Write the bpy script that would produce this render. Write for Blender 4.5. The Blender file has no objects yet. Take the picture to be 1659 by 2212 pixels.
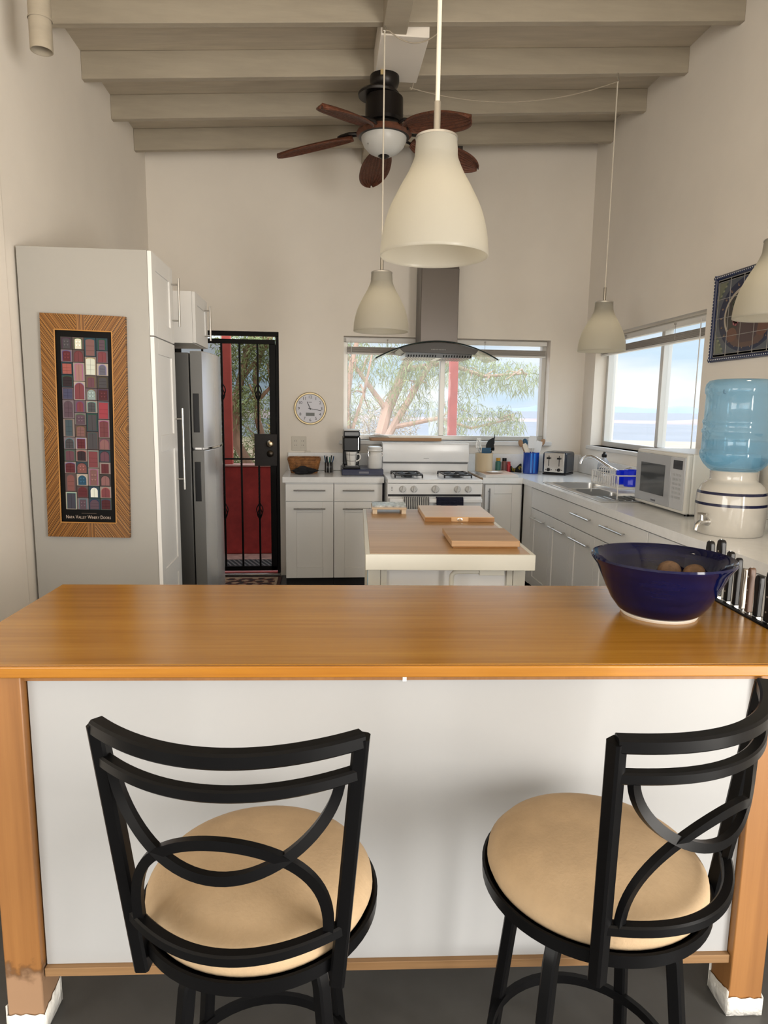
import bpy, bmesh, math, random
from mathutils import Matrix, Vector

# ------------------------------------------------------------------ scene, camera, light
S = bpy.context.scene
COL = S.collection
rnd = random.Random(7)
R_ = math.radians

cam_d = bpy.data.cameras.new('camera')
cam = bpy.data.objects.new('camera', cam_d)
COL.objects.link(cam)
cam_d.sensor_fit = 'VERTICAL'
cam_d.sensor_height = 36.0
cam_d.lens = 1455.0 / 2212.0 * 36.0
cam_d.clip_start = 0.05
cam_d.clip_end = 20000
_r = Vector((0.99588626, -0.08962411, 0.01334461))
_d = Vector((-0.00051504, -0.15286829, -0.98824644))
_f = Vector((0.09061067, 0.98417417, -0.15228559))
cam.matrix_world = Matrix(((_r.x, -_d.x, -_f.x, 0), (_r.y, -_d.y, -_f.y, 0), (_r.z, -_d.z, -_f.z, 1.49), (0, 0, 0, 1)))
S.camera = cam

S.view_settings.view_transform = 'Standard'
S.view_settings.look = 'None'
S.view_settings.gamma = 1.0
S.view_settings.exposure = 0.65
S.view_settings.use_curve_mapping = False

# overcast bright sky with soft cloud banks
W = bpy.data.worlds.new('sky')
S.world = W
W.use_nodes = True
nt = W.node_tree
nt.nodes.clear()
wo = nt.nodes.new('ShaderNodeOutputWorld')
wb = nt.nodes.new('ShaderNodeBackground')
wt = nt.nodes.new('ShaderNodeTexCoord')
wm = nt.nodes.new('ShaderNodeMapping')
wm.inputs['Scale'].default_value = (1.2, 1.2, 6.0)
wn = nt.nodes.new('ShaderNodeTexNoise')
wn.inputs['Scale'].default_value = 2.2
wn.inputs['Detail'].default_value = 6
wr = nt.nodes.new('ShaderNodeValToRGB')
wr.color_ramp.elements[0].position = 0.40
wr.color_ramp.elements[0].color = (0.52, 0.70, 0.86, 1)
wr.color_ramp.elements[1].position = 0.62
wr.color_ramp.elements[1].color = (0.93, 0.95, 0.97, 1)
nt.links.new(wt.outputs['Generated'], wm.inputs['Vector'])
nt.links.new(wm.outputs['Vector'], wn.inputs['Vector'])
nt.links.new(wn.outputs['Fac'], wr.inputs['Fac'])
nt.links.new(wr.outputs['Color'], wb.inputs['Color'])
# overcast luminance: brighter towards the zenith
wsx = nt.nodes.new('ShaderNodeSeparateXYZ')
wmr = nt.nodes.new('ShaderNodeMapRange')
wmr.inputs['From Min'].default_value = 0.13
wmr.inputs['From Max'].default_value = 0.60
wmr.inputs['To Min'].default_value = 0.70
wmr.inputs['To Max'].default_value = 3.0
nt.links.new(wt.outputs['Generated'], wsx.inputs[0])
nt.links.new(wsx.outputs['Z'], wmr.inputs['Value'])
nt.links.new(wmr.outputs['Result'], wb.inputs['Strength'])
nt.links.new(wb.outputs[0], wo.inputs['Surface'])

def light(name, kind, loc, rot, power, size=None, color=(1, 1, 1), portal=False, angle=None):
    d = bpy.data.lights.new(name, kind)
    o = bpy.data.objects.new(name, d)
    COL.objects.link(o)
    o.location = loc
    o.rotation_euler = rot
    d.energy = power
    d.color = color
    if size:
        d.shape = 'RECTANGLE'
        d.size, d.size_y = size
    if portal:
        d.cycles.is_portal = True
    if angle is not None:
        d.angle = angle
    return o

light('sun', 'SUN', (-5, -25, 30), (R_(42), 0, R_(-8)), 1.6, color=(1.0, 0.95, 0.86), angle=R_(6))
# daylight through the glass doors in the right wall beside the camera and the window behind it
light('daylight_rear_window', 'AREA', (-0.6, -3.98, 1.4), (R_(90), 0, 0), 74, (4.4, 1.8), (1.0, 0.95, 0.88))
light('added_left_fill', 'AREA', (-3.58, -1.6, 1.5), (R_(90), 0, R_(-90)), 85, (2.6, 1.8), (1.0, 0.95, 0.88))  # fill light added on the left to brighten the right wall; window is invented
light('daylight_side_doors', 'AREA', (2.30, -1.3, 1.15), (R_(90), 0, R_(90)), 200, (2.5, 2.0), (1.0, 0.95, 0.88))
# sampling portals in the kitchen openings
light('window_light', 'AREA', (1.09, 6.12, 1.655), (R_(-90), 0, 0), 1, (1.82, 0.88), portal=True)
light('side_window_light', 'AREA', (2.51, 4.865, 1.65), (R_(90), 0, R_(90)), 1, (1.66, 0.92), portal=True)

# ------------------------------------------------------------------ materials
def lin(h):
    o = []
    for i in (0, 2, 4):
        c = int(h[i:i + 2], 16) / 255
        o.append(c / 12.92 if c <= 0.04045 else ((c + 0.055) / 1.055) ** 2.4)
    return tuple(o)

MATS = {}
def mat(name, col, rough=0.5, metal=0.0, noise=None, bump=None, trans=0.0, ior=1.45, coat=0.0, spec=0.5, alpha=1.0, sub=0.0):
    if name in MATS:
        return MATS[name]
    m = bpy.data.materials.new(name)
    m.use_nodes = True
    n = m.node_tree.nodes
    L = m.node_tree.links
    b = n['Principled BSDF']
    if isinstance(col, str):
        col = lin(col)
    b.inputs['Base Color'].default_value = (*col, 1)
    b.inputs['Roughness'].default_value = rough
    b.inputs['Metallic'].default_value = metal
    b.inputs['IOR'].default_value = ior
    b.inputs['Transmission Weight'].default_value = trans
    b.inputs['Coat Weight'].default_value = coat
    b.inputs['Specular IOR Level'].default_value = spec
    b.inputs['Alpha'].default_value = alpha
    if sub:
        b.inputs['Subsurface Weight'].default_value = sub
        b.inputs['Subsurface Radius'].default_value = (0.02, 0.018, 0.014)
    if noise or bump:
        tc = n.new('ShaderNodeTexCoord')
    if noise:                       # (scale xyz, amount, detail)
        sc, amt = noise[0], noise[1]
        mp = n.new('ShaderNodeMapping')
        mp.inputs['Scale'].default_value = sc if isinstance(sc, tuple) else (sc, sc, sc)
        nz = n.new('ShaderNodeTexNoise')
        nz.inputs['Scale'].default_value = 1
        nz.inputs['Detail'].default_value = 5
        nz.inputs['Roughness'].default_value = 0.6
        rp = n.new('ShaderNodeValToRGB')
        rp.color_ramp.elements[0].position = 0.3
        rp.color_ramp.elements[1].position = 0.7
        rp.color_ramp.elements[0].color = (*[max(0, c * (1 - amt)) for c in col], 1)
        rp.color_ramp.elements[1].color = (*[min(1, c * (1 + amt)) for c in col], 1)
        L.new(tc.outputs['Object'], mp.inputs['Vector'])
        L.new(mp.outputs['Vector'], nz.inputs['Vector'])
        L.new(nz.outputs['Fac'], rp.inputs['Fac'])
        L.new(rp.outputs['Color'], b.inputs['Base Color'])
    if bump:                        # (scale xyz, strength)
        sc, st = bump
        mp2 = n.new('ShaderNodeMapping')
        mp2.inputs['Scale'].default_value = sc if isinstance(sc, tuple) else (sc, sc, sc)
        nb = n.new('ShaderNodeTexNoise')
        nb.inputs['Scale'].default_value = 1
        nb.inputs['Detail'].default_value = 4
        bp = n.new('ShaderNodeBump')
        bp.inputs['Strength'].default_value = st
        bp.inputs['Distance'].default_value = 0.01
        L.new(tc.outputs['Object'], mp2.inputs['Vector'])
        L.new(mp2.outputs['Vector'], nb.inputs['Vector'])
        L.new(nb.outputs['Fac'], bp.inputs['Height'])
        L.new(bp.outputs['Normal'], b.inputs['Normal'])
    MATS[name] = m
    return m

def vcol_mat(name, rough=0.5, coat=0.0, spec=0.5):
    m = bpy.data.materials.new(name)
    m.use_nodes = True
    n = m.node_tree.nodes
    a = n.new('ShaderNodeAttribute')
    a.attribute_name = 'Col'
    b = n['Principled BSDF']
    b.inputs['Roughness'].default_value = rough
    b.inputs['Coat Weight'].default_value = coat
    b.inputs['Specular IOR Level'].default_value = spec
    m.node_tree.links.new(a.outputs['Color'], b.inputs['Base Color'])
    MATS[name] = m
    return m

def pane_mat(name, tint=(1, 1, 1), haze=0.06, hazecol=(0.9, 0.9, 0.88), gloss=1.0):
    m = bpy.data.materials.new(name)
    m.use_nodes = True
    n = m.node_tree.nodes
    L = m.node_tree.links
    n.clear()
    out = n.new('ShaderNodeOutputMaterial')
    tr = n.new('ShaderNodeBsdfTransparent')
    tr.inputs['Color'].default_value = (*tint, 1)
    gl = n.new('ShaderNodeBsdfGlossy')
    gl.inputs['Roughness'].default_value = 0.02
    tl = n.new('ShaderNodeBsdfTranslucent')
    tl.inputs['Color'].default_value = (*hazecol, 1)
    lw = n.new('ShaderNodeLayerWeight')
    lw.inputs['Blend'].default_value = 0.5
    pw = n.new('ShaderNodeMath')
    pw.operation = 'POWER'
    pw.inputs[1].default_value = 4.0
    fr = n.new('ShaderNodeMath')
    fr.operation = 'MULTIPLY_ADD'
    fr.inputs[1].default_value = 0.6 * gloss
    fr.inputs[2].default_value = 0.03 * gloss
    L.new(lw.outputs['Facing'], pw.inputs[0])
    L.new(pw.outputs[0], fr.inputs[0])
    m1 = n.new('ShaderNodeMixShader')
    m1.inputs[0].default_value = haze
    m2 = n.new('ShaderNodeMixShader')
    L.new(tr.outputs[0], m1.inputs[1])
    L.new(tl.outputs[0], m1.inputs[2])
    L.new(fr.outputs[0], m2.inputs[0])
    L.new(m1.outputs[0], m2.inputs[1])
    L.new(gl.outputs[0], m2.inputs[2])
    L.new(m2.outputs[0], out.inputs['Surface'])
    MATS[name] = m
    return m

def wood_mat(name, c1, c2, axis='x', scale=1.0, rough=0.35, coat=0.0, c3=None, bump=0.05):
    """streaky grain along one axis"""
    m = bpy.data.materials.new(name)
    m.use_nodes = True
    n = m.node_tree.nodes
    L = m.node_tree.links
    b = n['Principled BSDF']
    b.inputs['Roughness'].default_value = rough
    b.inputs['Coat Weight'].default_value = coat
    b.inputs['Coat Roughness'].default_value = 0.2
    tc = n.new('ShaderNodeTexCoord')
    mp = n.new('ShaderNodeMapping')
    s = {'x': (1.6, 60, 60), 'y': (60, 1.6, 60), 'z': (60, 60, 1.6)}[axis]
    mp.inputs['Scale'].default_value = tuple(v * scale for v in s)
    nz = n.new('ShaderNodeTexNoise')
    nz.inputs['Scale'].default_value = 1
    nz.inputs['Detail'].default_value = 6
    nz.inputs['Roughness'].default_value = 0.65
    mp2 = n.new('ShaderNodeMapping')
    s2 = {'x': (0.8, 9, 9), 'y': (9, 0.8, 9), 'z': (9, 9, 0.8)}[axis]
    mp2.inputs['Scale'].default_value = tuple(v * scale for v in s2)
    nz2 = n.new('ShaderNodeTexNoise')
    nz2.inputs['Scale'].default_value = 1
    nz2.inputs['Detail'].default_value = 3
    mx = n.new('ShaderNodeMath')
    mx.operation = 'MULTIPLY_ADD'
    mx.inputs[1].default_value = 0.55
    mx2 = n.new('ShaderNodeMath')
    mx2.operation = 'MULTIPLY'
    mx2.inputs[1].default_value = 0.45
    rp = n.new('ShaderNodeValToRGB')
    rp.color_ramp.elements[0].position = 0.34
    rp.color_ramp.elements[1].position = 0.66
    rp.color_ramp.elements[0].color = (*lin(c1), 1)
    rp.color_ramp.elements[1].color = (*lin(c2), 1)
    if c3:
        e = rp.color_ramp.elements.new(0.26)
        e.color = (*lin(c3), 1)
    L.new(tc.outputs['Object'], mp.inputs['Vector'])
    L.new(tc.outputs['Object'], mp2.inputs['Vector'])
    L.new(mp.outputs['Vector'], nz.inputs['Vector'])
    L.new(mp2.outputs['Vector'], nz2.inputs['Vector'])
    L.new(nz2.outputs['Fac'], mx2.inputs[0])
    L.new(nz.outputs['Fac'], mx.inputs[0])
    L.new(mx2.outputs[0], mx.inputs[2])
    L.new(mx.outputs[0], rp.inputs['Fac'])
    L.new(rp.outputs['Color'], b.inputs['Base Color'])
    bp = n.new('ShaderNodeBump')
    bp.inputs['Strength'].default_value = bump
    bp.inputs['Distance'].default_value = 0.004
    L.new(nz.outputs['Fac'], bp.inputs['Height'])
    L.new(bp.outputs['Normal'], b.inputs['Normal'])
    MATS[name] = m
    return m

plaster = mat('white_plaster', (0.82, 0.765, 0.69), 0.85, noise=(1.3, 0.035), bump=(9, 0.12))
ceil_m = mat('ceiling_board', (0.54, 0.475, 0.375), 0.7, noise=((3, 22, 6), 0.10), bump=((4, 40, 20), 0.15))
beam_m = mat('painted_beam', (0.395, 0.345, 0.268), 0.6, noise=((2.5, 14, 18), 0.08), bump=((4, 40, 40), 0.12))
floor_m = mat('grey_painted_concrete', (0.055, 0.054, 0.052), 0.42, noise=(3.0, 0.22), bump=(14, 0.08))
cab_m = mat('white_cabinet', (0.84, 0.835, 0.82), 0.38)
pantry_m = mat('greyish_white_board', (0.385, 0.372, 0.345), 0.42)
counter_m = mat('white_worktop', (0.87, 0.875, 0.875), 0.16, noise=(30, 0.03))
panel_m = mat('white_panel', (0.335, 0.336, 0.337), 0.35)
steel_m = mat('brushed_steel', (0.62, 0.61, 0.59), 0.28, 1.0)
chrome_m = mat('chrome', (0.80, 0.80, 0.80), 0.08, 1.0)
hood_steel = mat('hood_steel', (0.115, 0.105, 0.10), 0.3, 1.0)
dark_steel = mat('dark_handle', (0.30, 0.29, 0.28), 0.3, 1.0)
black_m = mat('black_paint', (0.003, 0.003, 0.0033), 0.33, spec=0.13)
blackplastic = mat('black_plastic', (0.006, 0.006, 0.007), 0.3, spec=0.35)
matteblack = mat('matte_black', (0.012, 0.011, 0.011), 0.7)
enamel = mat('white_enamel', (0.86, 0.87, 0.88), 0.16)
navy_m = mat('navy_plastic', (0.008, 0.011, 0.05), 0.3)
suede = mat('tan_suede', (0.335, 0.24, 0.142), 0.9, noise=(14, 0.10), bump=(160, 0.10))
wood_top = wood_mat('bamboo_top', '8e5d0d', 'b07e2d', 'x', 1.0, 0.24, 0.25, '74400a')
wood_edge = wood_mat('yellow_edge', '8a5409', 'a87118', 'x', 1.0, 0.35, 0.2, '4a2a10')
wood_leg = wood_mat('beech_leg', '7a5028', '926537', 'z', 0.7, 0.45, 0.1)
wood_strip = wood_mat('ply_strip', '6e5030', '8c6c48', 'x', 1.0, 0.6)
maple = wood_mat('maple_board', '9d7a57', 'c09d78', 'x', 0.8, 0.5, 0.0)
pale_board = wood_mat('pale_board', 'c79f72', 'dcb78d', 'x', 0.6, 0.32, 0.1)
islandtop = wood_mat('worn_island_top', 'a87f52', 'c7a277', 'x', 0.6, 0.36, 0.0)
brown_edge = wood_mat('brown_edge', '7b4d18', '93652a', 'x', 0.8, 0.4)
cream_paint = mat('cream_paint', (0.68, 0.66, 0.58), 0.4)
ceramic = mat('cream_ceramic', (0.52, 0.495, 0.445), 0.10, coat=0.3)
white_cer = mat('white_ceramic', (0.74, 0.73, 0.71), 0.12)
cobalt = mat('cobalt_glaze', (0.0018, 0.003, 0.026), 0.07, coat=0.0, spec=0.42, noise=((4, 4, 40), 0.4))
bare_clay = mat('bare_clay', (0.62, 0.55, 0.46), 0.8)
def opal_mat(name, col, share):
    m = bpy.data.materials.new(name)
    m.use_nodes = True
    n = m.node_tree.nodes
    b = n['Principled BSDF']
    b.inputs['Base Color'].default_value = (*col, 1)
    b.inputs['Roughness'].default_value = 0.28
    t = n.new('ShaderNodeBsdfTranslucent')
    t.inputs['Color'].default_value = (*[min(1, c * 1.12) for c in col], 1)
    x = n.new('ShaderNodeMixShader')
    x.inputs[0].default_value = share
    m.node_tree.links.new(b.outputs[0], x.inputs[1])
    m.node_tree.links.new(t.outputs[0], x.inputs[2])
    m.node_tree.links.new(x.outputs[0], n['Material Output'].inputs['Surface'])
    MATS[name] = m
    return m
opal = opal_mat('opal_glass', (0.57, 0.55, 0.49), 0.62)
red_paint = mat('red_paint', (0.40, 0.045, 0.035), 0.7, noise=(5, 0.2))
darkred = mat('dark_red_plaster', (0.40, 0.045, 0.038), 0.85, noise=(7, 0.25))
redpost = mat('red_post_paint', (0.55, 0.10, 0.08), 0.6, noise=(8, 0.12))
alu = mat('aluminium_frame', (0.62, 0.61, 0.58), 0.4, 0.5)
white_pl = mat('white_plastic', (0.70, 0.69, 0.67), 0.35)
beige_pl = mat('beige_plastic', (0.62, 0.58, 0.50), 0.4)
pane_m = pane_mat('window_glass', (1, 1, 1), 0.07, gloss=0.22)
vprint = vcol_mat('printed_colours', 0.4, 0.0, 0.12)
vgloss = vcol_mat('glazed_colours', 0.25, 0.1)

# ------------------------------------------------------------------ mesh building
class MB:
    def __init__(s):
        s.v, s.f, s.m, s.c = [], [], [], []
    def add(s, vs, fs, m=0, col=None, X=None):
        b = len(s.v)
        if X is not None:
            vs = [X @ Vector(p) for p in vs]
        s.v += [tuple(p) for p in vs]
        for f in fs:
            s.f.append(tuple(i + b for i in f))
            s.m.append(m)
            s.c.append(col)
        return s
    def box(s, x0, x1, y0, y1, z0, z1, m=0, col=None, X=None):
        vs = [(x0, y0, z0), (x1, y0, z0), (x1, y1, z0), (x0, y1, z0), (x0, y0, z1), (x1, y0, z1), (x1, y1, z1), (x0, y1, z1)]
        fs = [(0, 3, 2, 1), (4, 5, 6, 7), (0, 1, 5, 4), (1, 2, 6, 5), (2, 3, 7, 6), (3, 0, 4, 7)]
        return s.add(vs, fs, m, col, X)
    def lathe(s, prof, c=(0, 0, 0), n=40, m=0, col=None, X=None, a0=0.0, cols=None):
        vs, fs = [], []
        k = len(prof)
        for i in range(n):
            a = a0 + 2 * math.pi * i / n
            for r, z in prof:
                vs.append((c[0] + r * math.cos(a), c[1] + r * math.sin(a), c[2] + z))
        b = len(s.v)
        for j in range(k - 1):
            fs = []
            for i in range(n):
                i2 = (i + 1) % n
                fs.append((i * k + j, i2 * k + j, i2 * k + j + 1, i * k + j + 1))
            mm = m[j] if isinstance(m, (list, tuple)) else m
            s_f = [tuple(q + b for q in f) for f in fs]
            s.f += s_f
            s.m += [mm] * len(s_f)
            s.c += [cols[j] if cols else col] * len(s_f)
        if X is not None:
            vs = [X @ Vector(p) for p in vs]
        s.v += [tuple(p) for p in vs]
        return s
    def cyl(s, p0, p1, r0, r1=None, n=20, m=0, col=None, X=None):
        if r1 is None:
            r1 = r0
        return s.tube([p0, p1], [r0, r1], n=n, m=m, col=col, X=X)
    def tube(s, pts, r, n=10, closed=False, m=0, col=None, X=None, sec=None, up=None):
        """sweep: round of radius r (number or list) or a section polygon sec [(a,b)] with reference direction up"""
        P = [Vector(p) for p in pts]
        N = len(P)
        T = []
        for i in range(N):
            if closed:
                t = P[(i + 1) % N] - P[i - 1]
            else:
                t = P[min(i + 1, N - 1)] - P[max(i - 1, 0)]
            T.append(t.normalized())
        ref = Vector(up) if up else (Vector((0, 0, 1)) if abs(T[0].z) < 0.9 else Vector((1, 0, 0)))
        vs = []
        a = (ref - T[0] * ref.dot(T[0])).normalized()
        k = len(sec) if sec else n
        for i in range(N):
            if up:
                a2 = ref - T[i] * ref.dot(T[i])
            else:
                a2 = a - T[i] * a.dot(T[i])
            if a2.length > 1e-5:
                a = a2.normalized()
            bb = T[i].cross(a)
            ri = r[i] if isinstance(r, (list, tuple)) else r
            for j in range(k):
                if sec:
                    u, w = sec[j]
                    vs.append(P[i] + a * u * ri + bb * w * ri)
                else:
                    q = 2 * math.pi * j / n
                    vs.append(P[i] + (a * math.cos(q) + bb * math.sin(q)) * ri)
        fs = []
        for i in range(N if closed else N - 1):
            i2 = (i + 1) % N
            for j in range(k):
                j2 = (j + 1) % k
                fs.append((i * k + j, i * k + j2, i2 * k + j2, i2 * k + j))
        if not closed:
            fs.append(tuple(range(k - 1, -1, -1)))
            fs.append(tuple((N - 1) * k + j for j in range(k)))
        return s.add(vs, fs, m, col, X)
    def prism(s, poly, d0, d1, axis='y', m=0, col=None, X=None):
        """extrude polygon; axis y: poly in (x,z); axis z: (x,y); axis x: (y,z)"""
        k = len(poly)
        def P(a, b, d):
            return {'y': (a, d, b), 'z': (a, b, d), 'x': (d, a, b)}[axis]
        vs = [P(a, b, d0) for a, b in poly] + [P(a, b, d1) for a, b in poly]
        fs = [tuple(range(k)), tuple(range(2 * k - 1, k - 1, -1))]
        fs += [(i, k + i, k + (i + 1) % k, (i + 1) % k) for i in range(k)]
        return s.add(vs, fs, m, col, X)
    def grid(s, fn, nu, nv, m=0, col=None, X=None, thick=None):
        vs = [fn(i / nu, j / nv) for i in range(nu + 1) for j in range(nv + 1)]
        w = nv + 1
        fs = [(i * w + j, (i + 1) * w + j, (i + 1) * w + j + 1, i * w + j + 1) for i in range(nu) for j in range(nv)]
        return s.add(vs, fs, m, col, X)
    def build(s, name, mats, smooth=True, bevel=0.0, seg=2, ang=35, solid=0.0, subs=0):
        me = bpy.data.meshes.new(name)
        me.from_pydata(s.v, [], s.f)
        if not isinstance(mats, (list, tuple)):
            mats = [mats]
        for q in mats:
            me.materials.append(q)
        me.polygons.foreach_set('material_index', s.m)
        if any(c is not None for c in s.c):
            at = me.color_attributes.new('Col', 'FLOAT_COLOR', 'CORNER')
            buf = []
            for p, c in zip(me.polygons, s.c):
                buf += list((*(c or (0.5, 0.5, 0.5)), 1.0)) * p.loop_total
            at.data.foreach_set('color', buf)
        me.validate()
        bm = bmesh.new()
        bm.from_mesh(me)
        if len(bm.faces) < 60000:
            bmesh.ops.recalc_face_normals(bm, faces=bm.faces)
        bm.to_mesh(me)
        bm.free()
        if smooth:
            me.polygons.foreach_set('use_smooth', [True] * len(me.polygons))
            me.set_sharp_from_angle(angle=R_(ang))
        me.update()
        o = bpy.data.objects.new(name, me)
        if solid:
            q = o.modifiers.new('thickness', 'SOLIDIFY')
            q.thickness = solid
            q.offset = 0
        if bevel:
            q = o.modifiers.new('bevel', 'BEVEL')
            q.width = bevel
            q.segments = seg
            q.limit_method = 'ANGLE'
            q.angle_limit = R_(40)
        if subs:
            q = o.modifiers.new('subdivide', 'SUBSURF')
            q.levels = subs
            q.render_levels = subs
        COL.objects.link(o)
        return o

TM = {}
def thing(name, label, cat, loc=(0, 0, 0), rot=0.0, group=None):
    o = bpy.data.objects.new(name, None)
    o.empty_display_size = 0.05
    COL.objects.link(o)
    o.location = loc
    o.rotation_euler = (0, 0, rot)
    o['label'] = label
    o['category'] = cat
    if group:
        o['group'] = group
    TM[o.name] = Matrix.Translation(loc) @ Matrix.Rotation(rot, 4, 'Z')
    return o

def part(parent, name, mb, mats, world=True, label=None, **kw):
    """mesh child; world=True: mesh given in room coordinates"""
    root = parent
    while root.parent:
        root = root.parent
    if world:
        inv = TM[root.name].inverted()
        mb.v = [tuple(inv @ Vector(p)) for p in mb.v]
    o = mb.build(name, mats, **kw)
    o.parent = parent
    if label:
        o['label'] = label
    return o

def solo(name, mb, mats, label, cat, group=None, **kw):
    xs, ys, zs = zip(*mb.v)
    c = Vector(((min(xs) + max(xs)) / 2, (min(ys) + max(ys)) / 2, min(zs)))
    mb.v = [tuple(Vector(p) - c) for p in mb.v]
    o = mb.build(name, mats, **kw)
    o.location = c
    o['label'] = label
    o['category'] = cat
    if group:
        o['group'] = group
    return o

def struct(name, mb, mats, parent=None, label=None, **kw):
    o = mb.build(name, mats, **kw)
    if parent:
        o.parent = parent
    else:
        o['kind'] = 'structure'
    if label:
        o['label'] = label
    return o

def copy_tree(o, parent=None):
    c = o.copy()
    COL.objects.link(c)
    c.parent = parent
    for ch in list(o.children):
        copy_tree(ch, c)
    if parent is None and o.name in TM:
        TM[c.name] = TM[o.name]
    return c

def text(mb, string, size, X, m=0, col=None, depth=0.0004, align='CENTER'):
    cu = bpy.data.curves.new('txt', 'FONT')
    cu.body = string
    cu.size = size
    cu.extrude = depth
    cu.resolution_u = 3
    cu.align_x = align
    cu.align_y = 'CENTER'
    o = bpy.data.objects.new('txt', cu)
    COL.objects.link(o)
    dg = bpy.context.evaluated_depsgraph_get()
    ev = o.evaluated_get(dg)
    me = ev.to_mesh()
    vs = [tuple(v.co) for v in me.vertices]
    fs = [tuple(p.vertices) for p in me.polygons]
    ev.to_mesh_clear()
    bpy.data.objects.remove(o)
    bpy.data.curves.remove(cu)
    mb.add(vs, fs, m, col, X)

def rotz(a): return Matrix.Rotation(a, 4, 'Z')
def tr(x, y, z): return Matrix.Translation((x, y, z))
FRONT = Matrix.Rotation(R_(90), 4, 'X')      # flat drawing (x,y) -> wall facing -Y (x,z)
def arc(n, f): return [f(i / n) for i in range(n + 1)]
def rsec(a, b): return [(a / 2, b / 2), (a / 2, -b / 2), (-a / 2, -b / 2), (-a / 2, b / 2)]

# ------------------------------------------------------------------ setting
XL, XR, YB = -1.42, 2.32, 5.93
HC = 0.945                                   # worktop height
def ceil_z(x): return 3.545 + (x + 1.42) * 0.063
def beam_z(x): return 3.392 + (x + 1.42) * 0.063

def wall_with_holes(a0, a1, z0, z1, holes, d0, d1, axis):
    """wall slab along a (x for axis y, y for axis x), cut by rectangular holes (a0,a1,z0,z1)"""
    mb = MB()
    As = sorted({a0, a1, *[h[0] for h in holes], *[h[1] for h in holes]})
    Zs = sorted({z0, z1, *[h[2] for h in holes], *[h[3] for h in holes]})
    for i in range(len(As) - 1):
        for j in range(len(Zs) - 1):
            ca, cz = (As[i] + As[i + 1]) / 2, (Zs[j] + Zs[j + 1]) / 2
            if any(h[0] < ca < h[1] and h[2] < cz < h[3] for h in holes):
                continue
            if axis == 'y':
                mb.box(As[i], As[i + 1], d0, d1, Zs[j], Zs[j + 1])
            else:
                mb.box(d0, d1, As[i], As[i + 1], Zs[j], Zs[j + 1])
    return mb

mb = MB().box(-3.6, 2.5, -4.1, 6.1, -0.12, 0)
struct('floor', mb, floor_m)
WIN1 = (0.18, 2.0, 1.213, 2.098)
DOOR = (-1.28, -0.372, 0.0, 2.117)
WIN2 = (4.03, 5.70, 1.195, 2.112)
struct('wall_back', wall_with_holes(-1.62, 2.52, 0, 4.0, [WIN1, DOOR], YB, YB + 0.2, 'y'), plaster)
struct('wall_right', wall_with_holes(-4.1, YB, 0, 4.0, [WIN2, (-2.6, 0.0, 0.1, 2.2)], XR, XR + 0.2, 'x'), plaster)
mb = MB().box(-1.62, XL, 1.2, YB, 0, 4.0)
struct('wall_left', mb, plaster)
mb = MB().box(XL - 0.06, XL + 0.012, 1.2, 3.30, 0, 4.0)
struct('trim_1', mb, plaster, bevel=0.02, seg=4, label='rounded plaster edge of the near left wall')
mb = MB().box(-3.6, -1.62, 1.2, 1.4, 0, 4.0)
struct('wall_inner', mb, plaster)
struct('wall_far_left', wall_with_holes(-4.1, 1.2, 0, 4.0, [(-2.95, -0.25, 0.55, 2.45)], -3.8, -3.6, 'x'), plaster)
struct('wall_rear', wall_with_holes(-3.6, 2.5, 0, 4.0, [(-2.8, 1.6, 0.6, 2.6)], -4.3, -4.1, 'y'), plaster)
mb = MB()
xs = (-3.8, 2.55)
mb.add([(xs[0], -4.3, ceil_z(xs[0])), (xs[1], -4.3, ceil_z(xs[1])), (xs[1], 6.1, ceil_z(xs[1])), (xs[0], 6.1, ceil_z(xs[0])),
        (xs[0], -4.3, ceil_z(xs[0]) + .1), (xs[1], -4.3, ceil_z(xs[1]) + .1), (xs[1], 6.1, ceil_z(xs[1]) + .1), (xs[0], 6.1, ceil_z(xs[0]) + .1)],
       [(0, 3, 2, 1), (4, 5, 6, 7), (0, 1, 5, 4), (1, 2, 6, 5), (2, 3, 7, 6), (3, 0, 4, 7)])
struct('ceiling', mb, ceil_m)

def sloped_beam(y0, y1, x0=XL, x1=XR, zb=beam_z, zt=ceil_z):
    return MB().add([(x0, y0, zb(x0)), (x1, y0, zb(x1)), (x1, y1, zb(x1)), (x0, y1, zb(x0)),
                     (x0, y0, zt(x0)), (x1, y0, zt(x1)), (x1, y1, zt(x1)), (x0, y1, zt(x0))],
                    [(0, 3, 2, 1), (4, 5, 6, 7), (0, 1, 5, 4), (1, 2, 6, 5), (2, 3, 7, 6), (3, 0, 4, 7)])
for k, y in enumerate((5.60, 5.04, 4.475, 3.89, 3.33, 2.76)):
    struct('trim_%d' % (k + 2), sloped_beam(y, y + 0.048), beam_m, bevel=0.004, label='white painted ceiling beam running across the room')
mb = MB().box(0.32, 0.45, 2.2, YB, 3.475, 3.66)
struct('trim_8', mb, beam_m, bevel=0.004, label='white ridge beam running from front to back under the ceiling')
mb = MB().box(0.312, 0.575, 3.945, 4.465, 3.468, 3.64)
struct('trim_9', mb, plaster, bevel=0.004, label='white boxed cover that the ceiling fan hangs from')

# low backsplash strips
mb = MB().box(-0.30, 0.50, 5.90, YB, HC, 1.10).box(1.25, XR, 5.90, YB, HC, 1.10)
struct('trim_10', mb, counter_m, bevel=0.003, label='low backsplash along the back wall')
mb = MB().box(XR - 0.025, XR, 1.6, 5.90, HC, 1.085)
struct('trim_11', mb, counter_m, bevel=0.003, label='low backsplash along the right wall')

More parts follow.
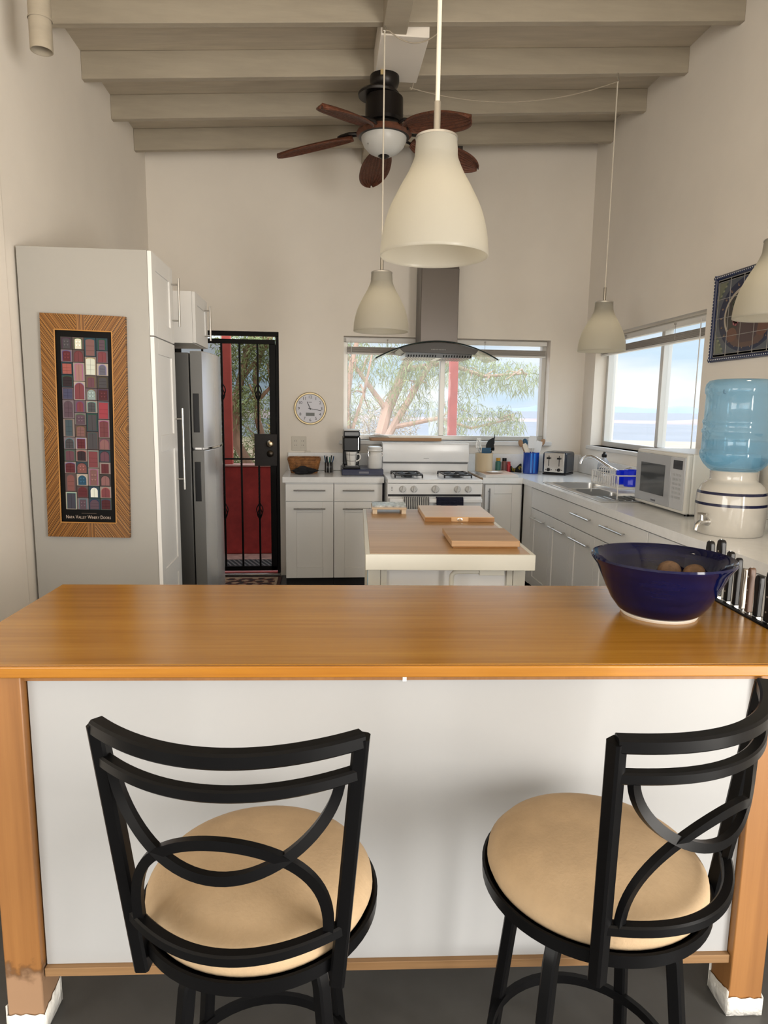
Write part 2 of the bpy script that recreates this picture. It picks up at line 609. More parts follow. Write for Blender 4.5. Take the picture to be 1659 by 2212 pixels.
# window 1 (back) -----------------------------------------------------------
def window(name, a0, a1, z0, z1, mid, axis, d):
    """sliding aluminium window; d = depth coordinate of the frame, axis = wall normal axis"""
    def B(mb, p0, p1, q0, q1, e0, e1):
        if axis == 'y':
            return mb.box(p0, p1, e0, e1, q0, q1)
        return mb.box(e0, e1, p0, p1, q0, q1)
    fr = MB()
    t = 0.04
    B(fr, a0, a1, z0, z0 + t, d, d + 0.07)
    B(fr, a0, a1, z1 - t, z1, d, d + 0.07)
    B(fr, a0, a0 + t, z0 + t, z1 - t, d, d + 0.07)
    B(fr, a1 - t, a1, z0 + t, z1 - t, d, d + 0.07)
    w = struct(name, fr, alu, bevel=0.003)
    s1 = MB()
    B(s1, mid - 0.022, mid + 0.022, z0 + t, z1 - t, d - 0.005, d + 0.06)
    o = s1.build('mullion', alu, bevel=0.003)
    o.parent = w
    for p0, p1, e in ((a0 + t, mid - 0.022, d + 0.03), (mid + 0.022, a1 - t, d + 0.045)):
        g = MB()
        B(g, p0, p1, z0 + t, z1 - t, e, e + 0.004)
        o = g.build('pane', pane_m, smooth=False)
        o.parent = w
    return w
w1 = window('window_1', *WIN1, 1.06, 'y', 6.03)
w2 = window('window_2', *WIN2, 4.73, 'x', 2.42)
sill = MB().box(0.14, 2.04, YB - 0.045, YB + 0.1, 1.175, 1.213)
o = sill.build('sill', white_pl, bevel=0.006); o.parent = w1
sill = MB().box(XR - 0.03, XR + 0.1, 4.0, 5.73, 1.165, 1.195)
o = sill.build('sill', white_pl, bevel=0.006); o.parent = w2

# blinds, pulled up
slat_m = mat('blind_slats', (0.40, 0.37, 0.34), 0.5)
def blind(axis, a0, a1, z, d, label, cord_at, wand):
    def P(a, e, zz): return (a, e, zz) if axis == 'y' else (e, a, zz)
    def B(mb, p0, p1, e0, e1, q0, q1):
        return mb.box(p0, p1, e0, e1, q0, q1) if axis == 'y' else mb.box(e0, e1, p0, p1, q0, q1)
    t = thing('window_blind', label, 'blind', P((a0 + a1) / 2, d, z - 0.13))
    part(t, 'head_rail', B(MB(), a0, a1, d, d + 0.04, z - 0.035, z), white_pl, bevel=0.002)
    mb = MB()
    for i in range(9):
        B(mb, a0 + 0.01, a1 - 0.01, d - 0.004 + 0.002 * (i % 2), d + 0.044, z - 0.077 - i * 0.0052, z - 0.0735 - i * 0.0052)
    part(t, 'slat_stack', mb, slat_m, smooth=False)
    part(t, 'bottom_rail', B(MB(), a0 + 0.01, a1 - 0.01, d, d + 0.04, z - 0.135, z - 0.121), white_pl, bevel=0.002)
    for c in cord_at:
        part(t, 'lift_cord', MB().cyl(P(c, d - 0.003, z - 0.125), P(c, d - 0.003, z - 0.02), 0.0018, n=6), slat_m)
        part(t, 'cord_guide', MB().cyl(P(c, d + 0.004, z - 0.012), P(c, d - 0.012, z - 0.012), 0.007, n=8), slat_m)
    a, zb = wand
    mb = MB().cyl(P(a, d - 0.014, z - 0.02), P(a, d - 0.014, zb), 0.0035, n=8)
    part(t, 'tilt_wand', mb, white_pl)
    return t
blind('y', 0.20, 1.98, 2.085, 5.965, 'raised white slat blind at the top of the back window behind the range hood', (0.56, 1.42), (0.245, 1.25))
blind('x', 4.05, 5.68, 2.085, 2.355, 'raised white slat blind at the top of the right wall window', (4.45, 5.2), (4.12, 1.25))

# security door -------------------------------------------------------------
iron = mat('black_iron', (0.005, 0.0045, 0.0045), 0.55, spec=0.2)
mesh_m = pane_mat('insect_mesh', (0.62, 0.61, 0.60), 0.0, gloss=0.0)
x0, x1, z1 = DOOR[0], DOOR[1], DOOR[3]
mb = MB()
mb.box(x0, x1, 5.96, 6.01, z1 - 0.035, z1).box(x1 - 0.03, x1, 5.96, 6.01, 0, z1 - 0.035).box(x0, x0 + 0.03, 5.96, 6.01, 0, z1 - 0.035)
d1 = struct('door_1', mb, iron, bevel=0.003, label='black iron security door with mesh and lock box')
mb = MB()
mb.box(x0 + 0.035, x1 - 0.035, 5.97, 6.0, z1 - 0.10, z1 - 0.062)
mb.box(x1 - 0.085, x1 - 0.032, 5.97, 6.0, 0.035, z1 - 0.10).box(x0 + 0.035, x0 + 0.085, 5.97, 6.0, 0.035, z1 - 0.10)
mb.box(x0 + 0.035, x1 - 0.035, 5.97, 6.0, 0.035, 0.075)
o = mb.build('leaf_frame', iron, bevel=0.003); o.parent = d1
for bx, fancy in ((-0.708, 0), (-0.556, 1), (-0.86, 1), (-1.02, 0)):
    mb = MB().box(bx - 0.008, bx + 0.008, 5.977, 5.993, 0.075, z1 - 0.10)
    if fancy:
        for zc in (1.612, 0.574):
            for q in range(4):
                a = q * math.pi / 2
                mb.tube(arc(14, lambda t: (bx + 0.03 * math.sin(t * math.pi) * math.cos(a + 2.4 * t), 5.985 + 0.03 * math.sin(t * math.pi) * math.sin(a + 2.4 * t), zc - 0.075 + 0.15 * t)), 0.0045, n=6)
        for k in range(24):
            zz = 0.62 + k * 0.04
            mb.cyl((bx - 0.009, 5.976, zz), (bx + 0.009, 5.976, zz + 0.025), 0.004, n=5)
    o = mb.build('bar', iron); o.parent = d1
mb = MB().box(x0 + 0.085, x1 - 0.085, 5.98, 5.992, 1.028, 1.042)
o = mb.build('cross_bar', iron); o.parent = d1
mb = MB().box(-0.59, -0.395, 5.945, 6.0, 0.978, 1.255)
lb = mb.build('lock_box', mat('rusty_black', (0.012, 0.008, 0.007), 0.55, noise=(20, .4)), bevel=0.003); lb.parent = d1
kb = MB().lathe([(0, 0), (0.012, 0), (0.012, 0.02), (0.027, 0.03), (0.03, 0.045), (0.022, 0.06), (0, 0.064)], n=24, X=tr(-0.455, 5.945, 1.172) @ FRONT)
o = kb.build('door_knob', mat('brass_knob', (0.45, 0.36, 0.25), 0.25, 1.0)); o.parent = lb
kb = MB().lathe([(0, 0), (0.028, 0), (0.03, 0.012), (0.022, 0.018), (0, 0.019)], n=24, X=tr(-0.455, 5.945, 1.085) @ FRONT)
o = kb.build('deadbolt', mat('aged_brass', (0.06, 0.05, 0.04), 0.35, 1.0)); o.parent = lb
mb = MB().box(x0 + 0.05, x1 - 0.05, 5.998, 5.9985, 0.05, z1 - 0.10)
o = mb.build('mesh_screen', mesh_m, smooth=False); o.parent = d1
mb = MB().box(x0, x1, 5.90, 6.05, 0.0, 0.022)
struct('trim_12', mb, steel_m, bevel=0.004, label='metal threshold below the black door')
SIDE = Matrix(((0, 0, -1, 0), (-1, 0, 0, 0), (0, 1, 0, 0), (0, 0, 0, 1)))   # flat drawing -> surface facing -X

# ------------------------------------------------------------------ bar table
BAR_LOC, BAR_ROT = (-0.824, 2.163, 0), R_(-2.9)
bar = thing('bar_table', 'long bar table with glossy orange-brown wooden top and white front panel', 'table', BAR_LOC, BAR_ROT)
L_, D_ = 2.026, 0.693
BT = 0.9236                                  # bar top height
part(bar, 'table_top', MB().box(0, L_, -D_ + 0.012, 0, BT - 0.027, BT), wood_top, world=False, bevel=0.002)
part(bar, 'front_edge', MB().box(0, L_, -D_, -D_ + 0.012, BT - 0.027, BT - 0.0005), wood_edge, world=False, bevel=0.003, label='yellower chipped front edge band')
part(bar, 'top_rail', MB().box(0.192, 1.872, -D_ + 0.03, -D_ + 0.05, BT - 0.045, BT - 0.027), wood_leg, world=False)
stained = wood_leg.copy()
stained.name = 'stained_leg'
n = stained.node_tree.nodes
L = stained.node_tree.links
tc = n.new('ShaderNodeTexCoord'); sp = n.new('ShaderNodeSeparateXYZ'); nz = n.new('ShaderNodeTexNoise'); ad = n.new('ShaderNodeMath'); rp = n.new('ShaderNodeValToRGB'); rb = n.new('ShaderNodeValToRGB'); mx = n.new('ShaderNodeMix')
nz.inputs['Scale'].default_value = 38; nz.inputs['Detail'].default_value = 4
ad.operation = 'MULTIPLY_ADD'; ad.inputs[1].default_value = 0.11
mx.data_type = 'RGBA'
for e, (p_, v) in zip((rp.color_ramp.elements[0], rp.color_ramp.elements[1]), ((0.215, 1), (0.24, 0))):
    e.position = p_; e.color = (v, v, v, 1)
for e, (p_, c) in zip((rb.color_ramp.elements[0], rb.color_ramp.elements[1]), ((0.185, '94755a'), (0.23, '4a3018'))):
    e.position = p_; e.color = (*lin(c), 1)
L.new(tc.outputs['Object'], sp.inputs[0]); L.new(tc.outputs['Object'], nz.inputs['Vector'])
L.new(nz.outputs['Fac'], ad.inputs[0]); L.new(sp.outputs['Z'], ad.inputs[2])
L.new(ad.outputs[0], rp.inputs['Fac']); L.new(ad.outputs[0], rb.inputs['Fac'])
b = n['Principled BSDF']
src = b.inputs['Base Color'].links[0].from_socket
L.new(rp.outputs['Color'], mx.inputs[0]); L.new(src, mx.inputs[6]); L.new(rb.outputs['Color'], mx.inputs[7]); L.new(mx.outputs[2], b.inputs['Base Color'])
LW = 0.0845
for lx in (0.1104, 1.867):
    for ly in (-D_ + 0.014, -0.11):
        lg = part(bar, 'leg', MB().box(lx, lx + LW, ly, ly + LW, 0.0, BT - 0.027), stained if lx < 1 and ly < -0.5 else wood_leg, world=False, bevel=0.003)
        if ly < -0.5:
            mb = MB()
            s_ = 0.003
            n_ = 8
            for k in range(4):      # crumpled tape wrapped round the foot
                c0, c1 = [((lx - s_, ly - s_), (lx + LW + s_, ly - s_)), ((lx + LW + s_, ly - s_), (lx + LW + s_, ly + LW + s_)),
                          ((lx + LW + s_, ly + LW + s_), (lx - s_, ly + LW + s_)), ((lx - s_, ly + LW + s_), (lx - s_, ly - s_))][k]
                top = [0.050 + (0.022 * t if k in (1, 3) else (0.02 if k == 2 else 0)) + rnd.uniform(-.004, .004) for t in [i / n_ for i in range(n_ + 1)]]
                vs = []
                for i in range(n_ + 1):
                    t = i / n_
                    j = rnd.uniform(-.0008, .0008)
                    vs += [(c0[0] + (c1[0] - c0[0]) * t + j, c0[1] + (c1[1] - c0[1]) * t + j, 0.001), (c0[0] + (c1[0] - c0[0]) * t + j, c0[1] + (c1[1] - c0[1]) * t + j, top[i])]
                mb.add(vs, [(2 * i, 2 * i + 2, 2 * i + 3, 2 * i + 1) for i in range(n_)])
            part(lg, 'foot_tape', mb, mat('white_tape', (0.72, 0.70, 0.65), 0.55, bump=(60, 0.5)), world=False, solid=0.001)
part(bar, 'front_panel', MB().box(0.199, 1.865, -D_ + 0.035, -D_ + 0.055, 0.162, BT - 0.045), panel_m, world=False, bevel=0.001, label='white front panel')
part(bar, 'panel_strip', MB().box(0.199, 1.865, -D_ + 0.022, -D_ + 0.056, 0.140, 0.162), wood_strip, world=False, bevel=0.001, label='bare plywood strip under the white panel')
part(bar, 'tape_scrap', MB().box(1.040, 1.049, -D_ + 0.0292, -D_ + 0.031, BT - 0.048, BT - 0.034), white_pl, world=False)

# ------------------------------------------------------------------ bar stools
def make_stool(name, label, loc, rot, base_rot):
    t = thing(name, label, 'bar stool', loc, rot)
    def part(parent, nm, mb, m, **kw):          # seat height and size of this stool
        mb.v = [(x * 0.96, y * 0.96, z * 0.96 + 0.0596) for x, y, z in mb.v]
        return globals()['part'](parent, nm, mb, m, **kw)
    Bk = lambda s, q, sag=0.082: Vector(((0.172 + 0.040 * q) * s, -0.155 - 0.035 * q - sag * (1 - s * s), 0.545 + 0.445 * q))
    prof = [(0, 0.648), (0.07, 0.647), (0.12, 0.643), (0.165, 0.633), (0.195, 0.618), (0.212, 0.598), (0.214, 0.582), (0.208, 0.568), (0.19, 0.56), (0, 0.56)]
    part(t, 'seat_cushion', MB().lathe(prof, n=64), suede, world=False, ang=60)
    mb = MB().lathe([(0.218, 0.545), (0.223, 0.546), (0.224, 0.571), (0.219, 0.572), (0.212, 0.566), (0.205, 0.545), (0.218, 0.545)], n=64)
    part(t, 'seat_ring', mb, black_m, world=False)
    mb = MB().lathe([(0, 0.545), (0.206, 0.545), (0.206, 0.557), (0, 0.557)], n=48).lathe([(0, 0.50), (0.075, 0.50), (0.075, 0.545), (0, 0.545)], n=32)
    part(t, 'swivel_plate', mb, black_m, world=False)
    sq = [(-.013, -.009), (-.009, -.013), (.009, -.013), (.013, -.009), (.013, .009), (.009, .013), (-.009, .013), (-.013, .009)]
    for s in (-1, 1):
        p0, p1 = Bk(s, -0.05), Bk(s, 1.0)
        p0.y += 0.0
        mb = MB().tube([p0, Bk(s, 0.10), Bk(s, 0.5), p1], 1.0, sec=sq, up=(0, 1, 0))
        part(t, 'back_post', mb, black_m, world=False)
    part(t, 'top_rail', MB().tube(arc(28, lambda u: Bk(-1 + 2 * u, 0.99)), 1.0, sec=sq, up=(0, 0, 1)), black_m, world=False)
    sq2 = [(a * 0.8, b * 0.8) for a, b in sq]
    part(t, 'middle_rail', MB().tube(arc(28, lambda u: Bk(-1 + 2 * u, 0.86)), 1.0, sec=sq2, up=(0, 0, 1)), black_m, world=False)
    part(t, 'lower_rail', MB().tube(arc(28, lambda u: Bk(-1 + 2 * u, 0.205)), 1.0, sec=sq2, up=(0, 0, 1)), black_m, world=False)
    sr = [(-.006, -.0085), (.006, -.0085), (.006, .0085), (-.006, .0085)]
    part(t, 'hanging_arc', MB().tube(arc(40, lambda u: Bk(-0.88 * math.cos(u * math.pi), 0.855 - 0.325 * math.sin(u * math.pi))), 1.0, sec=sr, up=(0, 1, 0)), black_m, world=False)
    part(t, 'rising_arc', MB().tube(arc(40, lambda u: Bk(-0.88 * math.cos(u * math.pi), 0.215 + 0.455 * math.sin(u * math.pi))), 1.0, sec=sr, up=(0, 1, 0)), black_m, world=False)
    for k in range(4):
        a = base_rot - rot + R_(45 + 90 * k)
        ca, sa = math.cos(a), math.sin(a)
        pr = [(0.06, 0.522), (0.11, 0.522), (0.138, 0.515), (0.158, 0.496), (0.168, 0.465), (0.176, 0.40), (0.19, 0.28), (0.206, 0.14), (0.228, -0.055)]
        lg = part(t, 'leg', MB().tube([(r * ca, r * sa, z) for r, z in pr], 1.0, sec=sq, up=(-sa, ca, 0)), black_m, world=False)
        part(lg, 'foot_cap', MB().box(-.016, .016, -.016, .016, -0.062, -0.042, X=tr(0.227 * ca, 0.227 * sa, 0) @ rotz(a)), blackplastic, world=False, bevel=0.003)
    part(t, 'foot_ring', MB().tube([(0.195 * math.cos(i * math.pi / 24), 0.195 * math.sin(i * math.pi / 24), 0.135) for i in range(48)], 1.0, closed=True, sec=[(-.011, -.006), (.011, -.006), (.011, .006), (-.011, .006)], up=(0, 0, 1)), black_m, world=False)
    return t
make_stool('bar_stool', 'black metal bar stool with tan round seat, its back squarely towards us, on the left', (-0.113, 1.147, 0), R_(-9.6), R_(-2))
make_stool('bar_stool', 'black metal bar stool with tan round seat, its back swivelled to the right', (0.526, 1.152, 0), R_(28), R_(-2))

# ------------------------------------------------------------------ bowl and fruit
cx, cy, cz = 0.950, 1.771, BT
mb = MB().lathe([(0, 0.004), (0.085, 0.004), (0.092, 0.0), (0.105, 0.0), (0.108, 0.006), (0.106, 0.009), (0.118, 0.018), (0.138, 0.045), (0.155, 0.080), (0.172, 0.118),
                 (0.184, 0.145), (0.196, 0.160), (0.201, 0.168), (0.199, 0.174), (0.191, 0.170), (0.178, 0.150), (0.165, 0.118), (0.148, 0.078), (0.128, 0.042), (0.10, 0.022), (0, 0.016)],
                n=72, c=(cx, cy, cz), m=[1] * 5 + [0] * 15)
mb.v = [(cx + (x - cx) * .96, cy + (y - cy) * .96, cz + (z - cz) * .96 + .0002) for x, y, z in mb.v]
bowl = solo('fruit_bowl', mb, [cobalt, bare_clay], 'large cobalt blue glazed bowl on the right end of the bar top', 'bowl', ang=50)
frm = mat('brown_skin', (0.16, 0.095, 0.055), 0.75, noise=(50, 0.35), bump=(90, 0.2))
for fx, fy, fz, r, lab in ((1.026, 1.868, 1.018, 0.0355, 'brown round fruit in the blue bowl, left of the two'), (1.089, 1.836, 1.012, 0.038, 'brown round fruit in the blue bowl, right of the two')):
    pr = [(r * math.sin(q) * (1 + 0.04 * math.sin(3 * q)), -r * 1.0 * math.cos(q)) for q in [i * math.pi / 18 for i in range(19)]]
    pr[0] = (0, pr[0][1]); pr[-1] = (0, pr[-1][1])
    solo('fruit', MB().lathe(pr, n=32, c=(fx, fy, fz)), frm, lab, 'fruit', group='brown fruit in the bowl', ang=80)

# ------------------------------------------------------------------ knives on a rack along the bar end
BM = TM[bar.name]
mb = MB().box(L_ + 0.001, L_ + 0.016, -0.60, -0.02, BT - 0.028, BT + 0.005)
rk = thing('knife_rack', 'black magnetic knife rack screwed along the right end of the bar', 'knife rack', tuple(BM @ Vector((L_ + 0.008, -0.31, BT - 0.028))), BAR_ROT)
mb.v = [tuple(BM @ Vector(p)) for p in mb.v]
part(rk, 'rail', mb, blackplastic, bevel=0.002)
mb = MB().box(L_ + 0.016, L_ + 0.020, -0.595, -0.025, BT - 0.022, BT - 0.002)
mb.v = [tuple(BM @ Vector(p)) for p in mb.v]
part(rk, 'magnet_strip', mb, steel_m)
rivet = mat('rivet', (0.6, 0.6, 0.58), 0.3, 1.0)
grip_brown = wood_mat('brown_grip', '4a3426', '6d5140', 'z', 1, 0.45)
steelgrip = mat('grey_grip', (0.35, 0.32, 0.28), 0.35, 0.8)
KN = [  # local y on the rack, handle top z, width, style, label
    (-0.075, 1.073, 0.030, 'riv', 'black handled knife at the far end of the rack, showing above the bowl rim'),
    (-0.140, 1.090, 0.032, 'riv', 'tall black riveted knife handle, second from the far end, showing above the bowl rim'),
    (-0.198, 1.064, 0.026, 'riv', 'short black knife handle just behind the bowl rim, third from the far end'),
    (-0.245, 1.054, 0.020, 'plain', 'thin black knife handle barely showing over the bowl rim, fourth from the far end'),
    (-0.283, 1.030, 0.016, 'steel', 'slim grey metal knife handle under the right edge of the bowl'),
    (-0.315, 1.040, 0.018, 'brown', 'brown wooden knife handle with rivets under the right edge of the bowl'),
    (-0.358, 1.028, 0.028, 'plain', 'smooth black knife handle with silver collar right of the bowl'),
    (-0.412, 1.052, 0.034, 'riv', 'broad black riveted knife handle standing clear right of the bowl'),
    (-0.470, 1.030, 0.032, 'riv', 'black riveted knife handle at the near end of the rack, at the frame edge')]
for ky, kz, kw, sty, lab in KN:
    zb = BT + 0.005
    ky, kz, kw = ky * 0.96, kz * 0.96 + 0.0596, kw * 0.97
    o = BM @ Vector((L_ + 0.026, ky, 0.71))
    t = thing('kitchen_knife', lab, 'knife', tuple(o), BAR_ROT, 'knives on the rack')
    h0, h1 = zb - 0.71, kz - 0.71
    w = kw / 2
    # handle outline in local (y, z): bellied grip with a hooked butt
    hh = h1 - h0
    ol = [(-w * 0.75, h0), (w * 0.75, h0), (w * 0.7, h0 + .25 * hh), (w * 0.8, h0 + .55 * hh), (w, h0 + .85 * hh), (w * 0.8, h1 - 0.004), (w * 0.3, h1), (-w * 0.5, h1), (-w * 0.9, h1 - 0.006), (-w, h0 + .8 * hh), (-w * 0.8, h0 + .45 * hh)]
    gm = {'riv': blackplastic, 'plain': blackplastic, 'steel': steelgrip, 'brown': grip_brown}[sty]
    ex = 0.0085
    hd = part(t, 'handle', MB().prism(ol, -ex, ex, 'x'), gm, world=False, bevel=0.004, seg=3)
    part(t, 'blade', MB().prism([(-w * 0.8, h0), (w * 0.8, h0), (w * 0.8, 0.05), (w * 0.3, 0.0), (-w * 0.5, 0.06)], -0.001, 0.001, 'x'), steel_m, world=False)
    if sty in ('riv', 'brown'):
        for q in (0.2, 0.5, 0.8):
            part(hd, 'rivet', MB().cyl((-ex - 0.0008, 0, h0 + hh * q), (ex + 0.0008, 0, h0 + hh * q), 0.003, n=10), rivet, world=False)
        part(hd, 'tang', MB().prism([(w * 0.76, h0 + .2 * hh), (w * 0.86, h0 + .55 * hh), (w * 1.06, h0 + .85 * hh), (w * 0.84, h1), (w * 0.3, h1 + 0.0012), (w * 0.3, h1 - 0.003), (w * 0.7, h1 - .01), (w * .7, h0 + .55 * hh), (w * .6, h0 + .2 * hh)], -0.0012, 0.0012, 'x'), steel_m, world=False)
    if sty in ('plain', 'riv'):
        part(t, 'collar', MB().box(-0.0075, 0.0075, -w * 0.8, w * 0.8, h0 - 0.012, h0 + 0.002), steel_m, world=False, bevel=0.002)

# ------------------------------------------------------------------ cabinets
def bar_handle(parent, p0, p1, out, mt=dark_steel, r=0.006, stand=0.032, name='handle'):
    """rod handle from p0 to p1 standing off in direction out"""
    p0, p1, out = Vector(p0), Vector(p1), Vector(out)
    d = (p1 - p0)
    mb = MB().cyl(p0 + out * stand, p1 + out * stand, r, n=12)
    for q in (0.13, 0.87):
        b = p0 + d * q
        mb.cyl(b, b + out * stand, r * 0.75, n=8)
    return part(parent, name, mb, mt)

def shaker(axis, a0, a1, z0, z1, d, out, inset=0.065, th=0.019, plain=False):
    """door/drawer front; axis y: plane x-z at y=d facing out(-1); axis x: plane y-z at x=d"""
    mb = MB()
    def B(p0, p1, q0, q1, e0, e1):
        e0, e1 = d + out * e0, d + out * e1
        e0, e1 = min(e0, e1), max(e0, e1)
        if axis == 'y':
            mb.box(p0, p1, e0, e1, q0, q1)
        else:
            mb.box(e0, e1, p0, p1, q0, q1)
    if plain:
        B(a0, a1, z0, z1, 0, th)
    else:
        B(a0, a0 + inset, z0, z1, 0, th)
        B(a1 - inset, a1, z0, z1, 0, th)
        B(a0 + inset, a1 - inset, z1 - inset, z1, 0, th)
        B(a0 + inset, a1 - inset, z0, z0 + inset, 0, th)
        B(a0 + inset, a1 - inset, z0 + inset, z1 - inset, 0, th - 0.008)
    return mb

toe = matteblack
FY = 5.36
def base_unit(name, label, x0, x1):
    t = thing(name, label, 'cabinet', ((x0 + x1) / 2, FY + 0.3, 0))
    part(t, 'body', MB().box(x0, x1, FY, 5.90, 0.12, HC - 0.048), cab_m, bevel=0.001)
    part(t, 'plinth', MB().box(x0, x1, FY + 0.05, 5.88, 0, 0.12), toe)
    g = 0.0025
    dr = part(t, 'drawer', shaker('y', x0 + g, x1 - g, 0.752, HC - 0.058, FY, -1, plain=True), cab_m, bevel=0.0015)
    dw = part(t, 'door', shaker('y', x0 + g, x1 - g, 0.124, 0.746, FY, -1, inset=0.085), cab_m, bevel=0.0015)
    m_ = (x0 + x1) / 2
    yy = FY - 0.019
    bar_handle(dr, (m_ - 0.125, yy, 0.84), (m_ + 0.125, yy, 0.84), (0, -1, 0))
    bar_handle(dw, (m_ - 0.125, yy, 0.692), (m_ + 0.125, yy, 0.692), (0, -1, 0))
base_unit('base_cabinet', 'white base cabinet with drawer and shaker door, beside the black door', -0.295, 0.087)
base_unit('base_cabinet', 'white base cabinet with drawer and shaker door, left of the stove', 0.089, 0.478)
mb = MB().box(-0.317, 0.488, FY - 0.035, 5.90, HC - 0.046, HC)
solo('worktop', mb, counter_m, 'white worktop left of the stove carrying the coffee maker', 'countertop', bevel=0.003)

# right of the stove: corner cabinet facing the room
t = thing('corner_cabinet', 'white corner cabinet with an upright handle, right of the stove', 'cabinet', (1.47, 5.6, 0))
part(t, 'body', MB().box(1.29, 1.63, FY + 0.01, 5.90, 0.12, HC - 0.048), cab_m)
part(t, 'plinth', MB().box(1.29, 1.63, FY + 0.05, 5.88, 0, 0.12), toe)
dw = part(t, 'door', shaker('y', 1.315, 1.615, 0.124, HC - 0.056, FY, -1, inset=0.075), cab_m, bevel=0.0015)
bar_handle(dw, (1.345, FY - 0.019, 0.655), (1.345, FY - 0.019, 0.86), (0, -1, 0))
part(t, 'end_panel', MB().box(1.270, 1.289, FY - 0.03, 5.90, 0.0, HC), wood_mat('raw_end', '7a6244', '93795a', 'z', 1, .6), label='bare brown end panel beside the stove')

# right run
FX = 1.655
t = thing('sink_cabinet', 'long white sink cabinet under the right wall window with false front and four doors', 'cabinet', (1.98, 4.2, 0))
part(t, 'body', MB().box(FX, XR - 0.01, 3.21, 5.34, 0.12, HC - 0.215), cab_m)
part(t, 'plinth', MB().box(FX + 0.05, XR - 0.02, 3.21, 5.34, 0, 0.12), toe)
dr = part(t, 'false_front', shaker('x', 3.215, 5.12, 0.738, HC - 0.056, FX, -1, plain=True), cab_m, bevel=0.0015)
part(t, 'filler', MB().box(FX - 0.019, FX, 5.123, 5.335, 0.12, HC - 0.05), cab_m)
for c in (4.055, 3.585):
    bar_handle(dr, (FX - 0.019, c - 0.15, 0.831), (FX - 0.019, c + 0.15, 0.831), (-1, 0, 0), steel_m)
for (y1, y0) in ((5.12, 4.69), (4.69, 4.27), (4.27, 3.86), (3.86, 3.215)):
    dw = part(t, 'door', shaker('x', y0 + 0.002, y1 - 0.002, 0.124, 0.732, FX, -1, inset=0.075), cab_m, bevel=0.0015)
    c = (y0 + y1) / 2
    bar_handle(dw, (FX - 0.019, c - 0.15, 0.668), (FX - 0.019, c + 0.15, 0.668), (-1, 0, 0), steel_m)
t = thing('drawer_cabinet', 'white base cabinet behind the blue bowl, nearest unit of the right run', 'cabinet', (1.98, 2.4, 0))
part(t, 'body', MB().box(FX, XR - 0.01, 1.62, 3.208, 0.12, HC - 0.05), cab_m)
part(t, 'plinth', MB().box(FX + 0.05, XR - 0.02, 1.62, 3.208, 0, 0.12), toe)
for y0, y1 in ((2.42, 3.205), (1.62, 2.417)):
    dr = part(t, 'drawer', shaker('x', y0 + 0.002, y1 - 0.002, 0.738, HC - 0.056, FX, -1, plain=True), cab_m, bevel=0.0015)
    dw = part(t, 'door', shaker('x', y0 + 0.002, y1 - 0.002, 0.124, 0.732, FX, -1, inset=0.075), cab_m, bevel=0.0015)
    c = (y0 + y1) / 2 + (0.05 if y0 > 2 else 0)
    bar_handle(dr, (FX - 0.019, c - 0.2, 0.831), (FX - 0.019, c + 0.2, 0.831), (-1, 0, 0), steel_m)
    bar_handle(dw, (FX - 0.019, c - 0.2, 0.668), (FX - 0.019, c + 0.2, 0.668), (-1, 0, 0), steel_m)

# L-shaped worktop with a sink cut-out
X0 = FX - 0.035
SK = (1.685, 2.13, 3.90, 4.965)
mb = MB()
z0, z1 = HC - 0.046, HC
mb.box(1.29, XR - 0.025, FY - 0.035, 5.90, z0, z1)
mb.box(X0, XR - 0.025, SK[3], FY - 0.035, z0, z1)
mb.box(X0, SK[0], SK[2], SK[3], z0, z1).box(SK[1], XR - 0.025, SK[2], SK[3], z0, z1)
mb.box(X0, XR - 0.025, 1.6, SK[2], z0, z1)
solo('worktop', mb, counter_m, 'white L-shaped worktop along the right wall holding the sink and microwave', 'countertop')

# sink -----------------------------------------------------------------------
sk = thing('kitchen_sink', 'stainless steel double sink set in the right worktop', 'sink', (1.9, 4.43, HC))
mb = MB()
x0, x1, y0, y1 = SK[0] - 0.012, SK[1] + 0.012, SK[2] - 0.012, SK[3] + 0.012
zt = HC + 0.006
bx0, bx1 = 1.725, 2.04
bays = [(4.575, 4.93), (4.165, 4.535)]
ys = [y0, bays[1][0], bays[1][1], bays[0][0], bays[0][1], y1]
for i in range(5):
    if i in (1, 3):
        mb.box(x0, bx0, ys[i], ys[i + 1], HC + 0.0005, zt).box(bx1, x1, ys[i], ys[i + 1], HC + 0.0005, zt)
    else:
        mb.box(x0, x1, ys[i], ys[i + 1], HC + 0.0005, zt)
for k in range(7):
    mb.box(1.74 + k * 0.045, 1.752 + k * 0.045, 3.92, 4.13, zt, zt + 0.003)
part(sk, 'rim', mb, steel_m, bevel=0.002)
for b0, b1 in bays:
    def bowlgrid(u, v, b0=b0, b1=b1):
        return None
    mb = MB()
    zb = HC - 0.17
    vs, fs = [], []
    rings = [(0.0, zt), (0.002, HC - 0.02), (0.012, zb + 0.02), (0.035, zb)]
    for ins, z in rings:
        for i in range(24):
            a = 2 * math.pi * i / 24
            ex = 0.22
            c_, s_ = math.cos(a), math.sin(a)
            X = math.copysign(abs(c_) ** ex, c_)
            Y = math.copysign(abs(s_) ** ex, s_)
            vs.append(((bx0 + bx1) / 2 + X * ((bx1 - bx0) / 2 - ins), (b0 + b1) / 2 + Y * ((b1 - b0) / 2 - ins), z))
    for j in range(3):
        for i in range(24):
            fs.append((j * 24 + i, j * 24 + (i + 1) % 24, (j + 1) * 24 + (i + 1) % 24, (j + 1) * 24 + i))
    fs.append(tuple(72 + i for i in range(24)))
    mb.add(vs, fs)
    bw = part(sk, 'basin', mb, steel_m)
    part(bw, 'drain', MB().lathe([(0, 0.003), (0.03, 0.003), (0.04, 0.001)], c=((bx0 + bx1) / 2, (b0 + b1) / 2, zb), n=20), chrome_m)

